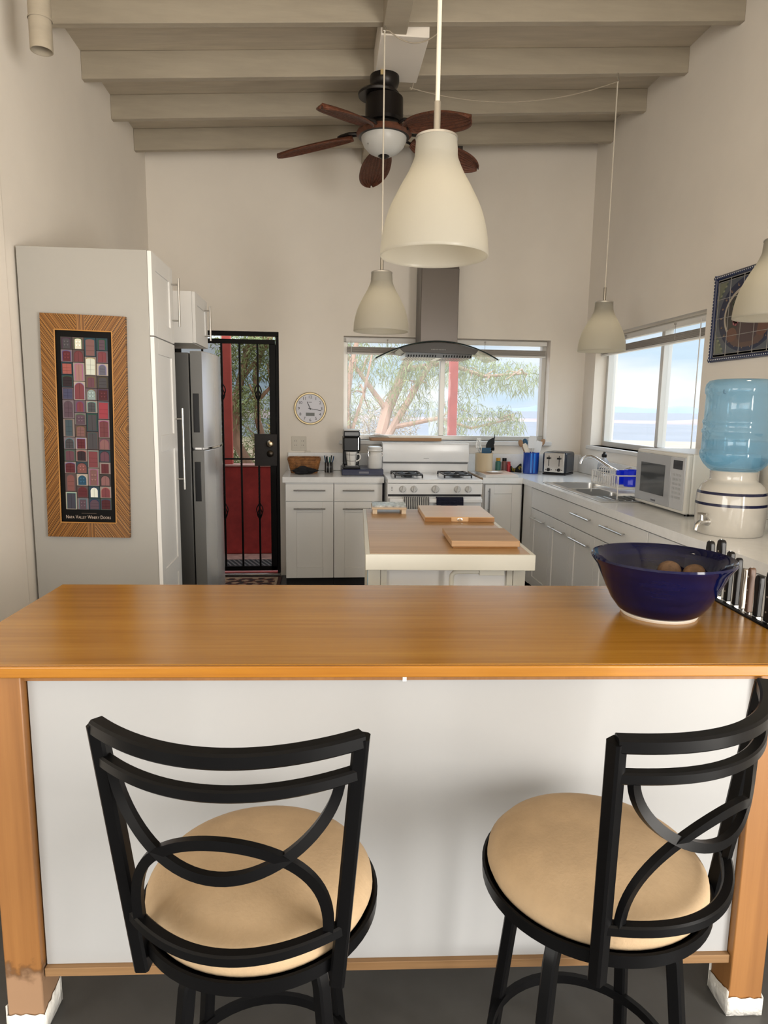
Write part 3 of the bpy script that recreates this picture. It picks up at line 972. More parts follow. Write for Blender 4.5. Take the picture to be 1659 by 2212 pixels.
fc = thing('faucet', 'chrome swivel faucet arching over the sink', 'faucet', (2.19, 4.78, HC))
part(fc, 'base', MB().lathe([(0, 0), (0.03, 0), (0.028, 0.012), (0.018, 0.02), (0.016, 0.085), (0.02, 0.09), (0.018, 0.11), (0, 0.112)], c=(2.19, 4.78, HC + .0005), n=24), chrome_m)
part(fc, 'spout', MB().tube([(2.185, 4.782, 1.045), (2.13, 4.83, 1.075), (2.09, 4.885, 1.11), (2.06, 4.93, 1.137), (2.035, 4.96, 1.15), (2.01, 4.985, 1.148), (1.99, 5.0, 1.132), (1.978, 5.005, 1.11), (1.972, 5.006, 1.088)], [0.012, 0.012, 0.0115, 0.011, 0.011, 0.011, 0.011, 0.011, 0.012], n=14), chrome_m)
part(fc, 'lever', MB().cyl((2.19, 4.78, 1.055), (2.23, 4.70, 1.085), 0.006, 0.008, n=10), chrome_m)

# ------------------------------------------------------------------ stove
st = thing('gas_stove', 'white gas stove with backguard, five knobs and two black grates', 'stove', (0.87, 5.4, 0))
sx0, sx1, sy0 = 0.497, 1.245, 5.14
part(st, 'body', MB().box(sx0, sx1, sy0 + 0.03, 5.86, 0.09, HC - 0.025), enamel, bevel=0.004)
part(st, 'plinth', MB().box(sx0 + 0.02, sx1 - 0.02, sy0 + 0.08, 5.8, 0, 0.09), toe)
part(st, 'cooktop', MB().box(sx0, sx1, sy0, 5.68, HC - 0.028, HC + 0.004), enamel, bevel=0.008, seg=3)
cpn = part(st, 'control_panel', MB().prism([(sy0 + 0.004, HC - 0.03), (sy0 + 0.03, HC - 0.03), (sy0 + 0.03, 0.832), (sy0 + 0.012, 0.832)], sx0 + 0.002, sx1 - 0.002, 'x'), enamel)
for i, kx in enumerate((0.616, 0.704, 0.872, 1.045, 1.131)):
    r = 0.026 if i != 2 else 0.030
    mb = MB().lathe([(0, 0), (r, 0), (r, 0.008), (r * 0.86, 0.016), (r * 0.8, 0.020), (0, 0.020)], n=28, X=tr(kx, sy0 + 0.006, 0.874) @ FRONT)
    mb.box(-0.006, 0.006, -r * 0.9, r * 0.9, 0.018, 0.032, X=tr(kx, sy0 + 0.006, 0.874) @ FRONT @ rotz(R_(-8)))
    part(cpn, 'knob', mb, mat('knob_white', (0.58, 0.58, 0.57), 0.35), bevel=0.002)
mb = MB()
for q in range(3):
    mb.box(0.527, 0.539, sy0 + 0.003, sy0 + 0.004, 0.86 + q * 0.012, 0.866 + q * 0.012)
part(cpn, 'panel_marks', mb, mat('grey_print', (0.35, 0.35, 0.36), 0.5))
part(st, 'vent_gap', MB().box(sx0 + 0.008, sx1 - 0.008, sy0 + 0.015, sy0 + 0.03, 0.815, 0.832), blackplastic)
od = part(st, 'oven_door', MB().box(sx0 + 0.003, sx1 - 0.003, sy0 + 0.004, sy0 + 0.03, 0.25, 0.815), enamel, bevel=0.005)
part(od, 'window', MB().box(0.62, 1.12, sy0 + 0.001, sy0 + 0.004, 0.38, 0.62), mat('oven_glass', (0.01, 0.01, 0.012), 0.1))
mb = MB().box(sx0 + 0.012, sx1 - 0.012, sy0 - 0.055, sy0 - 0.03, 0.772, 0.808).box(sx0 + 0.012, sx0 + 0.05, sy0 - 0.03, sy0 + 0.005, 0.775, 0.805).box(sx1 - 0.05, sx1 - 0.012, sy0 - 0.03, sy0 + 0.005, 0.775, 0.805)
part(od, 'handle', mb, enamel, bevel=0.009, seg=3)
part(st, 'broiler_drawer', MB().box(sx0 + 0.003, sx1 - 0.003, sy0 + 0.004, sy0 + 0.03, 0.095, 0.245), enamel, bevel=0.005)
# backguard: tall upper box over a recessed lower riser
gy = 5.66
prof = [(gy + 0.02, HC), (gy + 0.02, 1.035), (gy - 0.012, 1.045), (gy - 0.016, 1.055), (gy - 0.002, 1.195), (gy + 0.01, 1.205), (gy + 0.10, 1.205), (gy + 0.10, HC)]
bg = part(st, 'backguard', MB().prism(prof, sx0 + 0.004, sx1 - 0.004, 'x'), enamel, bevel=0.006, seg=3)
part(bg, 'shadow_gap', MB().box(sx0 + 0.012, sx1 - 0.012, gy + 0.0, gy + 0.022, 1.031, 1.0345), blackplastic)
part(bg, 'maker_mark', MB().box(0.85, 0.895, gy - 0.0165, gy - 0.012, 1.072, 1.076), mat('grey_print', (0.3, 0.3, 0.3), .5))
grate_m = mat('cast_iron', (0.012, 0.012, 0.012), 0.45)
for gx in (0.675, 1.068):
    mb = MB()
    zc = HC + 0.028
    for bx in (gx - 0.108, gx + 0.108):
        mb.tube([(bx, 5.24, HC + 0.006), (bx, 5.245, zc), (bx, 5.30, zc + 0.002), (bx, 5.50, zc + 0.002), (bx, 5.555, zc), (bx, 5.56, HC + 0.006)], 0.0065, n=8)
    for by in (5.245, 5.40, 5.555):
        mb.cyl((gx - 0.108, by, zc), (gx + 0.108, by, zc), 0.006, n=8)
    for by in (5.322, 5.478):
        for q in range(4):
            a = q * math.pi / 2 + math.pi / 4
            mb.cyl((gx + 0.03 * math.cos(a), by + 0.022 * math.sin(a), zc + 0.004), (gx + 0.108 * math.cos(a), by + 0.072 * math.sin(a), zc), 0.0055, n=8)
    gt = part(st, 'grate', mb, grate_m)
    for by in (5.322, 5.478):
        part(gt, 'burner', MB().lathe([(0, 0.018), (0.03, 0.018), (0.036, 0.014), (0.036, 0.008), (0.05, 0.006), (0.055, 0.0)], c=(gx, by, HC + 0.004), n=28), grate_m)

def towel(x0, x1, label, m, stripes=False, drop=0.16):
    mb = MB()
    n, k = 28, 16
    yf, yb = sy0 - 0.062, sy0 - 0.023
    path = [(yf - 0.004, 0.80 - drop), (yf - 0.002, 0.80 - drop * 0.5), (yf, 0.792), (yf + 0.002, 0.808), (yf + 0.010, 0.8165), ((yf + yb) / 2, 0.8175), (yb - 0.008, 0.8165), (yb, 0.808), (yb, 0.792), (yb + 0.0, 0.80 - drop * 0.6)]
    for i in range(n):
        for j in range(len(path) - 1):
            q = []
            for a, b in ((i, j), (i + 1, j), (i + 1, j + 1), (i, j + 1)):
                u = a / n
                w = 0.004 * math.sin(u * 17) * (1 if b < 3 else 0)
                q.append((x0 + (x1 - x0) * u, path[b][0] - abs(w), path[b][1]))
            c = None
            if stripes:
                c = (0.06, 0.06, 0.065) if i % 2 else (0.62, 0.61, 0.58)
            mb.add(q, [(0, 1, 2, 3)], 0, c)
    solo('dish_towel', mb, m, label, 'towel', solid=0.003)
cloth_v = vcol_mat('striped_cloth', 0.9)
towel(0.615, 0.815, 'grey and white striped dish towel hanging on the oven door handle', cloth_v, True)
towel(0.872, 1.082, 'dark navy dish towel hanging on the oven door handle', mat('navy_cloth', (0.012, 0.013, 0.03), 0.95, bump=(200, .2)), drop=0.06)

# ------------------------------------------------------------------ range hood
hd = thing('range_hood', 'steel chimney range hood with curved glass canopy over the stove', 'range hood', (0.93, 5.7, 1.885))
mb = MB().box(0.802, 1.108, 5.64, YB, 2.03, ceil_z(0.8) + 0.0).box(0.80, 1.11, 5.638, YB, 2.03, 2.62)
part(hd, 'chimney', mb, hood_steel, bevel=0.003)
def hz(x): return 2.022 - 0.135 * ((x - 0.925) / 0.50) ** 2
mb = MB()
mb.grid(lambda u, v: (0.42 + 1.0 * u, 5.44 + 0.47 * v + 0.05 * (2 * u - 1) ** 2 * (1 - v), hz(0.42 + 1.0 * u)), 32, 6)
glass_h = pane_mat('hood_glass', (0.86, 0.85, 0.80), 0.10, (0.75, 0.70, 0.6))
gl = part(hd, 'glass_canopy', mb, glass_h, solid=0.007)
mb = MB().tube(arc(40, lambda u: (0.42 + 1.0 * u, 5.438 + 0.05 * (2 * u - 1) ** 2, hz(0.42 + 1.0 * u))), 0.0055, n=8)
part(gl, 'canopy_edge', mb, mat('dark_glass_edge', (0.02, 0.03, 0.03), 0.15))
top = [(x, hz(x) - 0.006) for x in [0.61 + (1.25 - 0.61) * i / 16 for i in range(17)]]
body = [(0.64, 1.935)] + top + [(1.22, 1.925)]
bd = part(hd, 'control_body', MB().prism(body, 5.46, 5.88, 'y'), mat('hood_black', (0.035, 0.033, 0.032), 0.25, 0.4), bevel=0.002)
mb = MB()
for i in range(10):
    mb.box(0.865 + i * 0.012, 0.872 + i * 0.012, 5.458, 5.4605, 1.955, 1.963)
part(bd, 'buttons', mb, mat('button_grey', (0.25, 0.25, 0.24), 0.4))
mb = MB().prism([(5.47, 1.933), (5.87, 1.925), (5.87, 1.897), (5.50, 1.897)], 0.66, 1.20, 'x')
uf = part(hd, 'filter_tray', mb, steel_m)
mb = MB()
for i in range(24):
    x = 0.68 + i * 0.022
    if abs(i - 11.5) > 1:
        mb.box(x, x + 0.009, 5.52, 5.84, 1.8955, 1.8968).add([(x, 5.476, 1.926), (x + .009, 5.476, 1.926), (x + .009, 5.4955, 1.902), (x, 5.4955, 1.902)], [(0, 1, 2, 3)])
part(uf, 'filter_slots', mb, blackplastic)

# ------------------------------------------------------------------ left side: pantry, fridge, upper cabinet
PX, PY0, PY1 = -0.80, 3.385, 3.835
t = thing('pantry_cabinet', 'tall white pantry cabinet whose side panel carries the framed poster', 'cabinet', (-1.1, 3.6, 0))
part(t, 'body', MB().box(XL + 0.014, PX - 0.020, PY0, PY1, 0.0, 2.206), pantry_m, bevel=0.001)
g = 0.003
for z0, z1, hz0, hz1 in ((1.818, 2.204, 1.905, 2.155), (0.10, 1.812, 1.03, 1.475)):
    mb = MB()
    y0, y1, d = PY0 + 0.001, PY1 - 0.002, PX
    ins = 0.075
    mb.box(d - 0.019, d, y0, y0 + ins, z0, z1).box(d - 0.019, d, y1 - ins, y1, z0, z1)
    mb.box(d - 0.019, d, y0 + ins, y1 - ins, z1 - ins, z1).box(d - 0.019, d, y0 + ins, y1 - ins, z0, z0 + ins)
    if z1 < 1.9:
        for zc in (1.30, 0.62):
            mb.box(d - 0.019, d, y0 + ins, y1 - ins, zc - 0.04, zc + 0.04)
    mb.box(d - 0.019, d - 0.007, y0 + ins, y1 - ins, z0 + ins, z1 - ins)
    dr = part(t, 'door', mb, cab_m, bevel=0.0012)
    bar_handle(dr, (PX, PY1 - 0.035, hz0), (PX, PY1 - 0.035, hz1), (1, 0, 0), steel_m, 0.006, 0.038)

t = thing('upper_cabinet', 'small white wall cabinet above the steel refrigerator', 'cabinet', (-1.1, 4.55, 1.87))
part(t, 'body', MB().box(XL + 0.002, -0.795, 4.34, 4.78, 1.87, 2.178), cab_m, bevel=0.001)
mb = MB()
y0, y1, z0, z1, d, ins = 4.341, 4.778, 1.872, 2.176, -0.775, 0.07
mb.box(d - 0.019, d, y0, y0 + ins, z0, z1).box(d - 0.019, d, y1 - ins, y1, z0, z1)
mb.box(d - 0.019, d, y0 + ins, y1 - ins, z1 - ins, z1).box(d - 0.019, d, y0 + ins, y1 - ins, z0, z0 + ins)
mb.box(d - 0.019, d - 0.007, y0 + ins, y1 - ins, z0 + ins, z1 - ins)
dr = part(t, 'door', mb, cab_m, bevel=0.0012)
bar_handle(dr, (d, 4.66, 1.915), (d, 4.66, 2.135), (1, 0, 0), steel_m, 0.006, 0.038)

fr_side = mat('fridge_side', (0.10, 0.10, 0.098), 0.38, 0.3)
fr_door = mat('fridge_door', (0.74, 0.75, 0.77), 0.26, 0.65, bump=((3, 3, 200), 0.02))
t = thing('refrigerator', 'stainless steel two-door refrigerator with bulging doors beside the pantry', 'refrigerator', (-1.1, 4.35, 0))
FY0, FY1 = 4.03, 4.71
part(t, 'cabinet_body', MB().box(-1.39, -0.765, FY0, FY1, 0.02, 1.79), fr_side, bevel=0.006, seg=3)
part(t, 'foot_grille', MB().box(-1.38, -0.76, FY0 + 0.01, FY1 - 0.01, 0.0, 0.06), blackplastic)
def fdoor(z0, z1, nm):
    n = 20
    ol = [(-0.757, FY0 + 0.003)]
    for i in range(n + 1):
        u = i / n
        y = FY0 + 0.003 + (FY1 - FY0 - 0.006) * u
        ol.append((-0.695 + 0.042 * (1 - (2 * u - 1) ** 2) ** 0.8, y))
    ol.append((-0.757, FY1 - 0.003))
    d = part(t, nm, MB().prism(ol, z0, z1, 'z'), fr_door, bevel=0.005, seg=3, ang=25)
    part(d, 'side_liner', MB().box(-0.757, -0.692, FY0 - 0.0005, FY0 + 0.0035, z0 + 0.003, z1 - 0.003), mat('grey_liner', (0.16, 0.16, 0.155), 0.4), label='dark grey door edge')
    return d
up = fdoor(1.245, 1.800, 'freezer_door')
lo = fdoor(0.065, 1.232, 'fridge_door')
cap = []
mb = MB()
ol = [(-0.755, FY0 + 0.004)] + [(-0.692 + 0.044 * (1 - (2 * i / 20 - 1) ** 2) ** 0.8, FY0 + 0.001 + (FY1 - FY0 - 0.002) * i / 20) for i in range(21)] + [(-0.755, FY1 - 0.004)]
part(up, 'door_trim', MB().prism(ol, 1.236, 1.247, 'z'), chrome_m)
for d, z0, z1 in ((up, 1.335, 1.56), (lo, 0.93, 1.165)):
    part(d, 'handle_recess', MB().box(-0.748, -0.712, FY0 - 0.0015, FY0 + 0.004, z0, z1), blackplastic, bevel=0.004)

# ------------------------------------------------------------------ framed poster
AW, AZ0, AZ1 = 0.386, 0.846, 1.903
AX = -1.128
acx, acz = AX, (AZ0 + AZ1) / 2
AH = AZ1 - AZ0
A = tr(acx, PY0 - 0.001, acz) @ Matrix.Rotation(R_(1.3), 4, 'Y') @ FRONT        # drawing x right, y up, z towards us
t = thing('framed_poster', 'tall bamboo-framed black poster of many door photographs on the pantry side', 'picture', (acx, PY0 - 0.01, AZ0))
m = bpy.data.materials.new('split_bamboo')
m.use_nodes = True
n = m.node_tree.nodes
L = m.node_tree.links
b = n['Principled BSDF']
b.inputs['Roughness'].default_value = 0.45
tc = n.new('ShaderNodeTexCoord'); sp = n.new('ShaderNodeSeparateXYZ')
L.new(tc.outputs['Object'], sp.inputs[0])
def mth(op, a, bb=None):
    q = n.new('ShaderNodeMath'); q.operation = op
    for i, v in enumerate((a, bb)):
        if v is None: continue
        if isinstance(v, (int, float)): q.inputs[i].default_value = v
        else: L.new(v, q.inputs[i])
    return q.outputs[0]
# object space of the frame: x across, z up (centre offset folded in)
zc = mth('ABSOLUTE', mth('SUBTRACT', sp.outputs['Z'], AH / 2))
xa = mth('ABSOLUTE', sp.outputs['X'])
diag = mth('SUBTRACT', mth('MULTIPLY', xa, 1.45), zc)
mid = mth('LESS_THAN', mth('ADD', xa, mth('MULTIPLY', mth('SUBTRACT', AH / 2, zc), 0.0)), 0.02)
top = mth('GREATER_THAN', zc, AH / 2 - 0.075)
sel = mth('MULTIPLY', mid, top)
mixv = mth('ADD', mth('MULTIPLY', sel, mth('MULTIPLY', sp.outputs['X'], 1.7)), mth('MULTIPLY', mth('SUBTRACT', 1.0, sel), diag))
nz = n.new('ShaderNodeTexNoise'); nz.noise_dimensions = '1D'
nz.inputs['Scale'].default_value = 150; nz.inputs['Detail'].default_value = 3
L.new(mixv, nz.inputs['W'])
rp = n.new('ShaderNodeValToRGB')
rp.color_ramp.elements[0].position = 0.36; rp.color_ramp.elements[0].color = (*lin('2c1604'), 1)
rp.color_ramp.elements[1].position = 0.68; rp.color_ramp.elements[1].color = (*lin('b98545'), 1)
e = rp.color_ramp.elements.new(0.48); e.color = (*lin('744710'), 1)
L.new(nz.outputs['Fac'], rp.inputs['Fac']); L.new(rp.outputs['Color'], b.inputs['Base Color'])
bp = n.new('ShaderNodeBump'); bp.inputs['Strength'].default_value = 0.8; bp.inputs['Distance'].default_value = 0.003
L.new(nz.outputs['Fac'], bp.inputs['Height']); L.new(bp.outputs['Normal'], b.inputs['Normal'])
bamboo = m
fw = 0.063
hw, hh_ = AW / 2, AH / 2
iw, ih0, ih1 = hw - fw, -hh_ + 0.072, hh_ - 0.072
mb = MB()
dz = 0.024
for pts in (((-hw, -hh_), (hw, -hh_), (iw, ih0), (-iw, ih0)), ((hw, -hh_), (hw, hh_), (iw, ih1), (iw, ih0)),
            ((hw, hh_), (-hw, hh_), (-iw, ih1), (iw, ih1)), ((-hw, hh_), (-hw, -hh_), (-iw, ih0), (-iw, ih1))):
    mb.add([(x, y, 0.0) for x, y in pts] + [(x, y, dz) for x, y in pts], [(3, 2, 1, 0), (4, 5, 6, 7), (0, 1, 5, 4), (1, 2, 6, 5), (2, 3, 7, 6), (3, 0, 4, 7)], X=A)
frm_o = part(t, 'bamboo_frame', mb, bamboo, smooth=False)
mb = MB()
for a_, c_ in (((-iw, ih0), (iw, ih0)), ((iw, ih0), (iw, ih1)), ((iw, ih1), (-iw, ih1)), ((-iw, ih1), (-iw, ih0))):
    mb.cyl((*a_, dz), (*c_, dz), 0.0028, n=8, X=A)
part(frm_o, 'inner_bead', mb, mat('bead_wood', lin('b98546'), 0.5))
# print: black ground with four columns of door pictures
mb = MB()
mb.add([(-iw, ih0, 0.014), (iw, ih0, 0.014), (iw, ih1, 0.014), (-iw, ih1, 0.014)], [(0, 1, 2, 3)], col=(0.004, 0.004, 0.004), X=A)
gx0, gx1 = -iw + 0.022, iw - 0.022
gy1, gy0 = ih1 - 0.03, ih0 + 0.062
cw = (gx1 - gx0) / 4
ch = (gy1 - gy0) / 14.0
colh = [[1, 1, 1, 1, 1, 1.5, 1.5, 1, 1, 1, 1.5, 1.5], [1, 1, 1.5, 1.5, 1, 1, 1, 1, 1, 1, 1, 1, 1], [1.5, 1.5, 1, 1, 1, 1.5, 1.5, 1.5, 1.5, 1, 1], [1, 1, 1, 1, 1, 1.5, 1.5, 1, 1, 1, 1, 1, 1]]
walls = ['5e5351', '8f857f', '423e3e', '857a76', 'a89d92', '635860', '33454e', '4c5550', '766b72', '57494a']
doors = ['6c4044', '7d5350', '5c2f34', '44444f', '4f2b2f', '856060', '4a484c', '9a7673', '664650', '352c30', '774348', '5b4a54', '7a5a58']
def arch(x0, x1, y0, y1, kind):
    w = (x1 - x0) / 2
    if kind == 0:
        return [(x0, y0), (x1, y0), (x1, y1), (x0, y1)]
    rise = w * (0.95 if kind == 1 else 0.35)
    P = [(x0, y0), (x1, y0)]
    for i in range(13):
        a = math.pi * i / 12
        P.append((x0 + w + w * math.cos(a), y1 - rise + rise * math.sin(a)))
    return P
rr = random.Random(21)
special = {(1, 0): 'd8d4c4', (2, 1): 'c9cdc2', (2, 9): 'dfe2d8', (0, 2): '9a5a54', (0, 4): '4b4c66', (3, 5): '94404a', (3, 2): '62626e', (2, 3): '8a9a9a', (1, 10): '2f4f66', (0, 6): '46545c', (2, 4): '4c4c50'}
for c in range(4):
    y = gy1
    tot = sum(colh[c])
    for k, hgt in enumerate(colh[c]):
        hgt = hgt * 14.0 / tot
        x0, x1 = gx0 + c * cw + 0.0012, gx0 + (c + 1) * cw - 0.0012
        yb, yt = y - hgt * ch + 0.0012, y - 0.0012
        y -= hgt * ch
        wc, dc = lin(rr.choice(walls)), lin(special.get((c, k)) or rr.choice(doors))
        mb.add([(x0, yb, .0146), (x1, yb, .0146), (x1, yt, .0146), (x0, yt, .0146)], [(0, 1, 2, 3)], col=wc, X=A)
        kind = rr.choice((0, 1, 1, 2, 2))
        ins = rr.uniform(0.08, 0.22) * cw
        P0 = arch(x0 + ins * .7, x1 - ins * .7, yb + 0.003, yt - 0.0035, kind)
        mb.add([(p[0], p[1], .0150) for p in P0], [tuple(range(len(P0)))], col=tuple(min(1, q * rr.choice((0.5, 1.3))) for q in wc), X=A)
        P1 = arch(x0 + ins, x1 - ins, yb + 0.003, yt - 0.0065, kind)
        mb.add([(p[0], p[1], .0154) for p in P1], [tuple(range(len(P1)))], col=dc, X=A)
        st_ = rr.random()
        xm = (x0 + x1) / 2
        dk = tuple(q * 0.45 for q in dc)
        if st_ < 0.6:
            mb.add([(xm - .0006, yb + .003, .0157), (xm + .0006, yb + .003, .0157), (xm + .0006, yt - .008, .0157), (xm - .0006, yt - .008, .0157)], [(0, 1, 2, 3)], col=dk, X=A)
        if st_ > 0.35:
            for q in (0.3, 0.55):
                yy = yb + (yt - yb) * q
                mb.add([(x0 + ins * 1.3, yy, .0157), (x1 - ins * 1.3, yy, .0157), (x1 - ins * 1.3, yy + .0012, .0157), (x0 + ins * 1.3, yy + .0012, .0157)], [(0, 1, 2, 3)], col=dk, X=A)
        if st_ > 0.8:
            for sx in (-1, 1):
                for q in (.35, .62):
                    px, py = xm + sx * (x1 - x0) * .13, yb + (yt - yb) * q
                    mb.add([(px - .003, py - .003, .0158), (px + .003, py - .003, .0158), (px + .003, py + .003, .0158), (px - .003, py + .003, .0158)], [(0, 1, 2, 3)], col=tuple(min(1, q2 * 1.7) for q2 in dc), X=A)
tcol = lin('c9b6a8')
def smallcaps(words, ybase, big, small):
    tmp = []
    x = 0.0
    for w_ in words:
        for i, chh in enumerate(w_):
            q = MB()
            text(q, chh, big if i == 0 else small, Matrix.Identity(4), align='LEFT', depth=0.0)
            x_min = min(p[0] for p in q.v); x_max = max(p[0] for p in q.v); y_min = min(p[1] for p in q.v)
            tmp.append((q, x - x_min, -y_min))
            x += (x_max - x_min) + 0.0018
        x += 0.006
    wid = x
    sc = min(1.0, (gx1 - gx0) / wid)
    for q, dx, dy in tmp:
        mb.add([((p[0] + dx) * sc - wid * sc / 2, ybase + (p[1] + dy), 0.0152) for p in q.v], q.f, 0, tcol, A)
smallcaps(['NAPA', 'VALLEY', 'WINERY', 'DOORS'], ih0 + 0.018, 0.024, 0.0175)
for i in range(22):
    x = -0.035 + i * 0.0032
    mb.add([(x, ih0 + .043, .0152), (x + .0022, ih0 + .043, .0152), (x + .0022, ih0 + .0455, .0152), (x, ih0 + .0455, .0152)], [(0, 1, 2, 3)], col=lin('6a5c54'), X=A)
part(t, 'poster_print', mb, vprint, smooth=False)

# ------------------------------------------------------------------ wall clock and outlet
ck = (-0.107, YB, 1.478)
t = thing('wall_clock', 'round white wall clock with gold rim beside the black door', 'clock', ck)
K = tr(*ck) @ FRONT
part(t, 'rim', MB().lathe([(0.118, 0.0), (0.138, 0.002), (0.140, 0.018), (0.134, 0.030), (0.126, 0.030), (0.121, 0.016)], n=64, X=K), mat('gold_rim', (0.45, 0.36, 0.20), 0.35, 0.6))
mb = MB().lathe([(0, 0.014), (0.124, 0.014), (0.124, 0.0)], n=64, X=K)
fc_ = part(t, 'dial', mb, mat('dial_white', (0.66, 0.66, 0.72), 0.4))
mb = MB()
for h in range(1, 13):
    a = R_(90 - 30 * h)
    text(mb, str(h), 0.036, K @ tr(0.098 * math.cos(a), 0.098 * math.sin(a), 0.0146))
mb.box(-0.014, 0.014, 0.052, 0.056, 0.0142, 0.0147, X=K)
part(fc_, 'numerals', mb, mat('dial_print', (0.03, 0.03, 0.04), 0.5), smooth=False)
part(fc_, 'date_display', MB().box(-0.037, 0.037, -0.063, -0.035, 0.0140, 0.0152, X=K), mat('lcd', (0.06, 0.065, 0.05), 0.3))
def hand(nm, ang, ln, w, z, tail):
    Q = K @ Matrix.Rotation(R_(90 - ang), 4, 'Z')
    part(t, nm, MB().box(-tail, ln, -w / 2, w / 2, z, z + 0.0015, X=Q), blackplastic)
hand('hour_hand', -24, 0.064, 0.0055, 0.018, 0.012)
hand('minute_hand', 100, 0.098, 0.0045, 0.021, 0.018)
part(t, 'hub', MB().cyl((0, 0, 0.014), (0, 0, 0.025), 0.006, X=K), blackplastic)

t = thing('outlet_plate', 'beige double electrical outlet plate below the wall clock', 'outlet', (-0.205, YB, 1.115))
part(t, 'plate', MB().box(-0.270, -0.142, YB - 0.007, YB, 1.115, 1.238), beige_pl, bevel=0.004)
for ox in (-0.238, -0.174):
    mb = MB().box(ox - 0.022, ox + 0.022, YB - 0.0085, YB - 0.006, 1.138, 1.215)
    rc = part(t, 'receptacle', mb, beige_pl, bevel=0.003)
    for oz in (1.157, 1.194):
        for sx in (-0.008, 0.006):
            part(rc, 'slot', MB().box(ox + sx, ox + sx + 0.003, YB - 0.0088, YB - 0.0082, oz, oz + 0.010), blackplastic)
solo('cable_cover', MB().box(-0.155, -0.105, YB - 0.012, YB, 1.096, 1.113), beige_pl, 'small beige cable cover under the right corner of the outlet plate', 'cable cover', bevel=0.003)

# ------------------------------------------------------------------ ceiling fan
fx, fy = 0.374, 4.405
t = thing('ceiling_fan', 'dark bronze ceiling fan with five leaf blades and a white bowl light', 'ceiling fan', (fx, fy, 3.02))
bronze = mat('dark_bronze', (0.014, 0.011, 0.010), 0.35, 0.4)
part(t, 'canopy', MB().lathe([(0, 0.0), (0.088, 0.0), (0.089, -0.03), (0.082, -0.052), (0.055, -0.085), (0.042, -0.092), (0, -0.092)], c=(fx, fy, 3.4685), n=40), bronze)
part(t, 'canopy_patch', MB().box(fx - 0.032, fx - 0.005, fy - 0.091, fy - 0.084, 3.440, 3.468), mat('worn_gold', (0.40, 0.30, 0.14), 0.5), label='worn golden patch on the canopy')
part(t, 'downrod', MB().cyl((fx, fy, 3.37), (fx, fy, 3.41), 0.03, n=20), bronze)
part(t, 'canopy_ring', MB().lathe([(0.03, 0.004), (0.115, 0.0), (0.126, -0.012), (0.122, -0.024), (0.03, -0.02)], c=(fx - 0.035, fy, 3.378), n=40, X=None), bronze)
part(t, 'motor_housing', MB().lathe([(0, 0.0), (0.10, 0.0), (0.114, -0.012), (0.116, -0.135), (0.105, -0.15), (0, -0.15)], c=(fx, fy, 3.358), n=44), bronze)
part(t, 'light_collar', MB().lathe([(0.06, 0.055), (0.13, 0.04), (0.165, 0.012), (0.170, -0.004), (0.155, -0.02), (0.138, -0.022)], c=(fx, fy, 3.145), n=48, m=[0, 0, 1, 1, 0]), [bronze, mat('collar_wood', (0.10, 0.035, 0.018), 0.45, noise=(30, .4))])
part(t, 'light_bowl', MB().lathe([(0.139, 0.0), (0.137, -0.02), (0.122, -0.052), (0.092, -0.083), (0.055, -0.101), (0.02, -0.108), (0, -0.108)], c=(fx, fy, 3.126), n=44), mat('frosted_bowl', (0.55, 0.55, 0.53), 0.35, sub=0.2))
part(t, 'finial', MB().lathe([(0, 0.0), (0.03, 0.0), (0.036, -0.008), (0.022, -0.018), (0.009, -0.024), (0, -0.026)], c=(fx, fy, 3.026), n=24), bronze)
leaf_m = mat('woven_leaf', (0.105, 0.034, 0.016), 0.55, noise=((60, 60, 60), 0.45), bump=(120, 0.4))
pitch = R_(-13)
for ang in (21, 93, 165, 237, 309):
    a = R_(ang)
    X = tr(fx, fy, 3.165) @ rotz(a) @ Matrix.Rotation(R_(7), 4, 'Y') @ Matrix.Rotation(pitch, 4, 'X')
    def leaf(u, v):
        r = 0.20 + 0.49 * u
        w = 0.108 * max(0.0, 1 - abs((u - 0.56) / (0.60 if u < 0.56 else 0.44)) ** 2.3) ** 0.55
        w = max(w, 0.010)
        y = (2 * v - 1) * w
        z = 0.004 * math.cos(v * 9 * 2 * math.pi) - 0.020 * (2 * v - 1) ** 2 - 0.02 * u * u
        return (r, y, z)
    bl = part(t, 'fan_blade', MB().grid(leaf, 28, 54, X=X), leaf_m, solid=0.006, ang=80)
    mb = MB()
    for k in range(6):
        r = 0.27 + k * 0.07
        mb.cyl((r, 0.088, 0.0), (r, 0.088 + 0.004, 0.016), 0.004, n=6, X=X)
    mb = MB().tube([(0.10, 0, 0.0), (0.15, 0.03, 0.006), (0.21, 0.045, 0.012), (0.26, 0.02, 0.012), (0.285, 0, 0.010), (0.26, -0.02, 0.012), (0.21, -0.045, 0.012), (0.15, -0.03, 0.006)], 0.009, n=8, closed=True, X=X)
    part(bl, 'blade_bracket', mb, bronze)
part(t, 'pull_chain', MB().cyl((fx - 0.10, fy - 0.06, 3.13), (fx - 0.10, fy - 0.06, 3.06), 0.0025, n=6), steel_m)

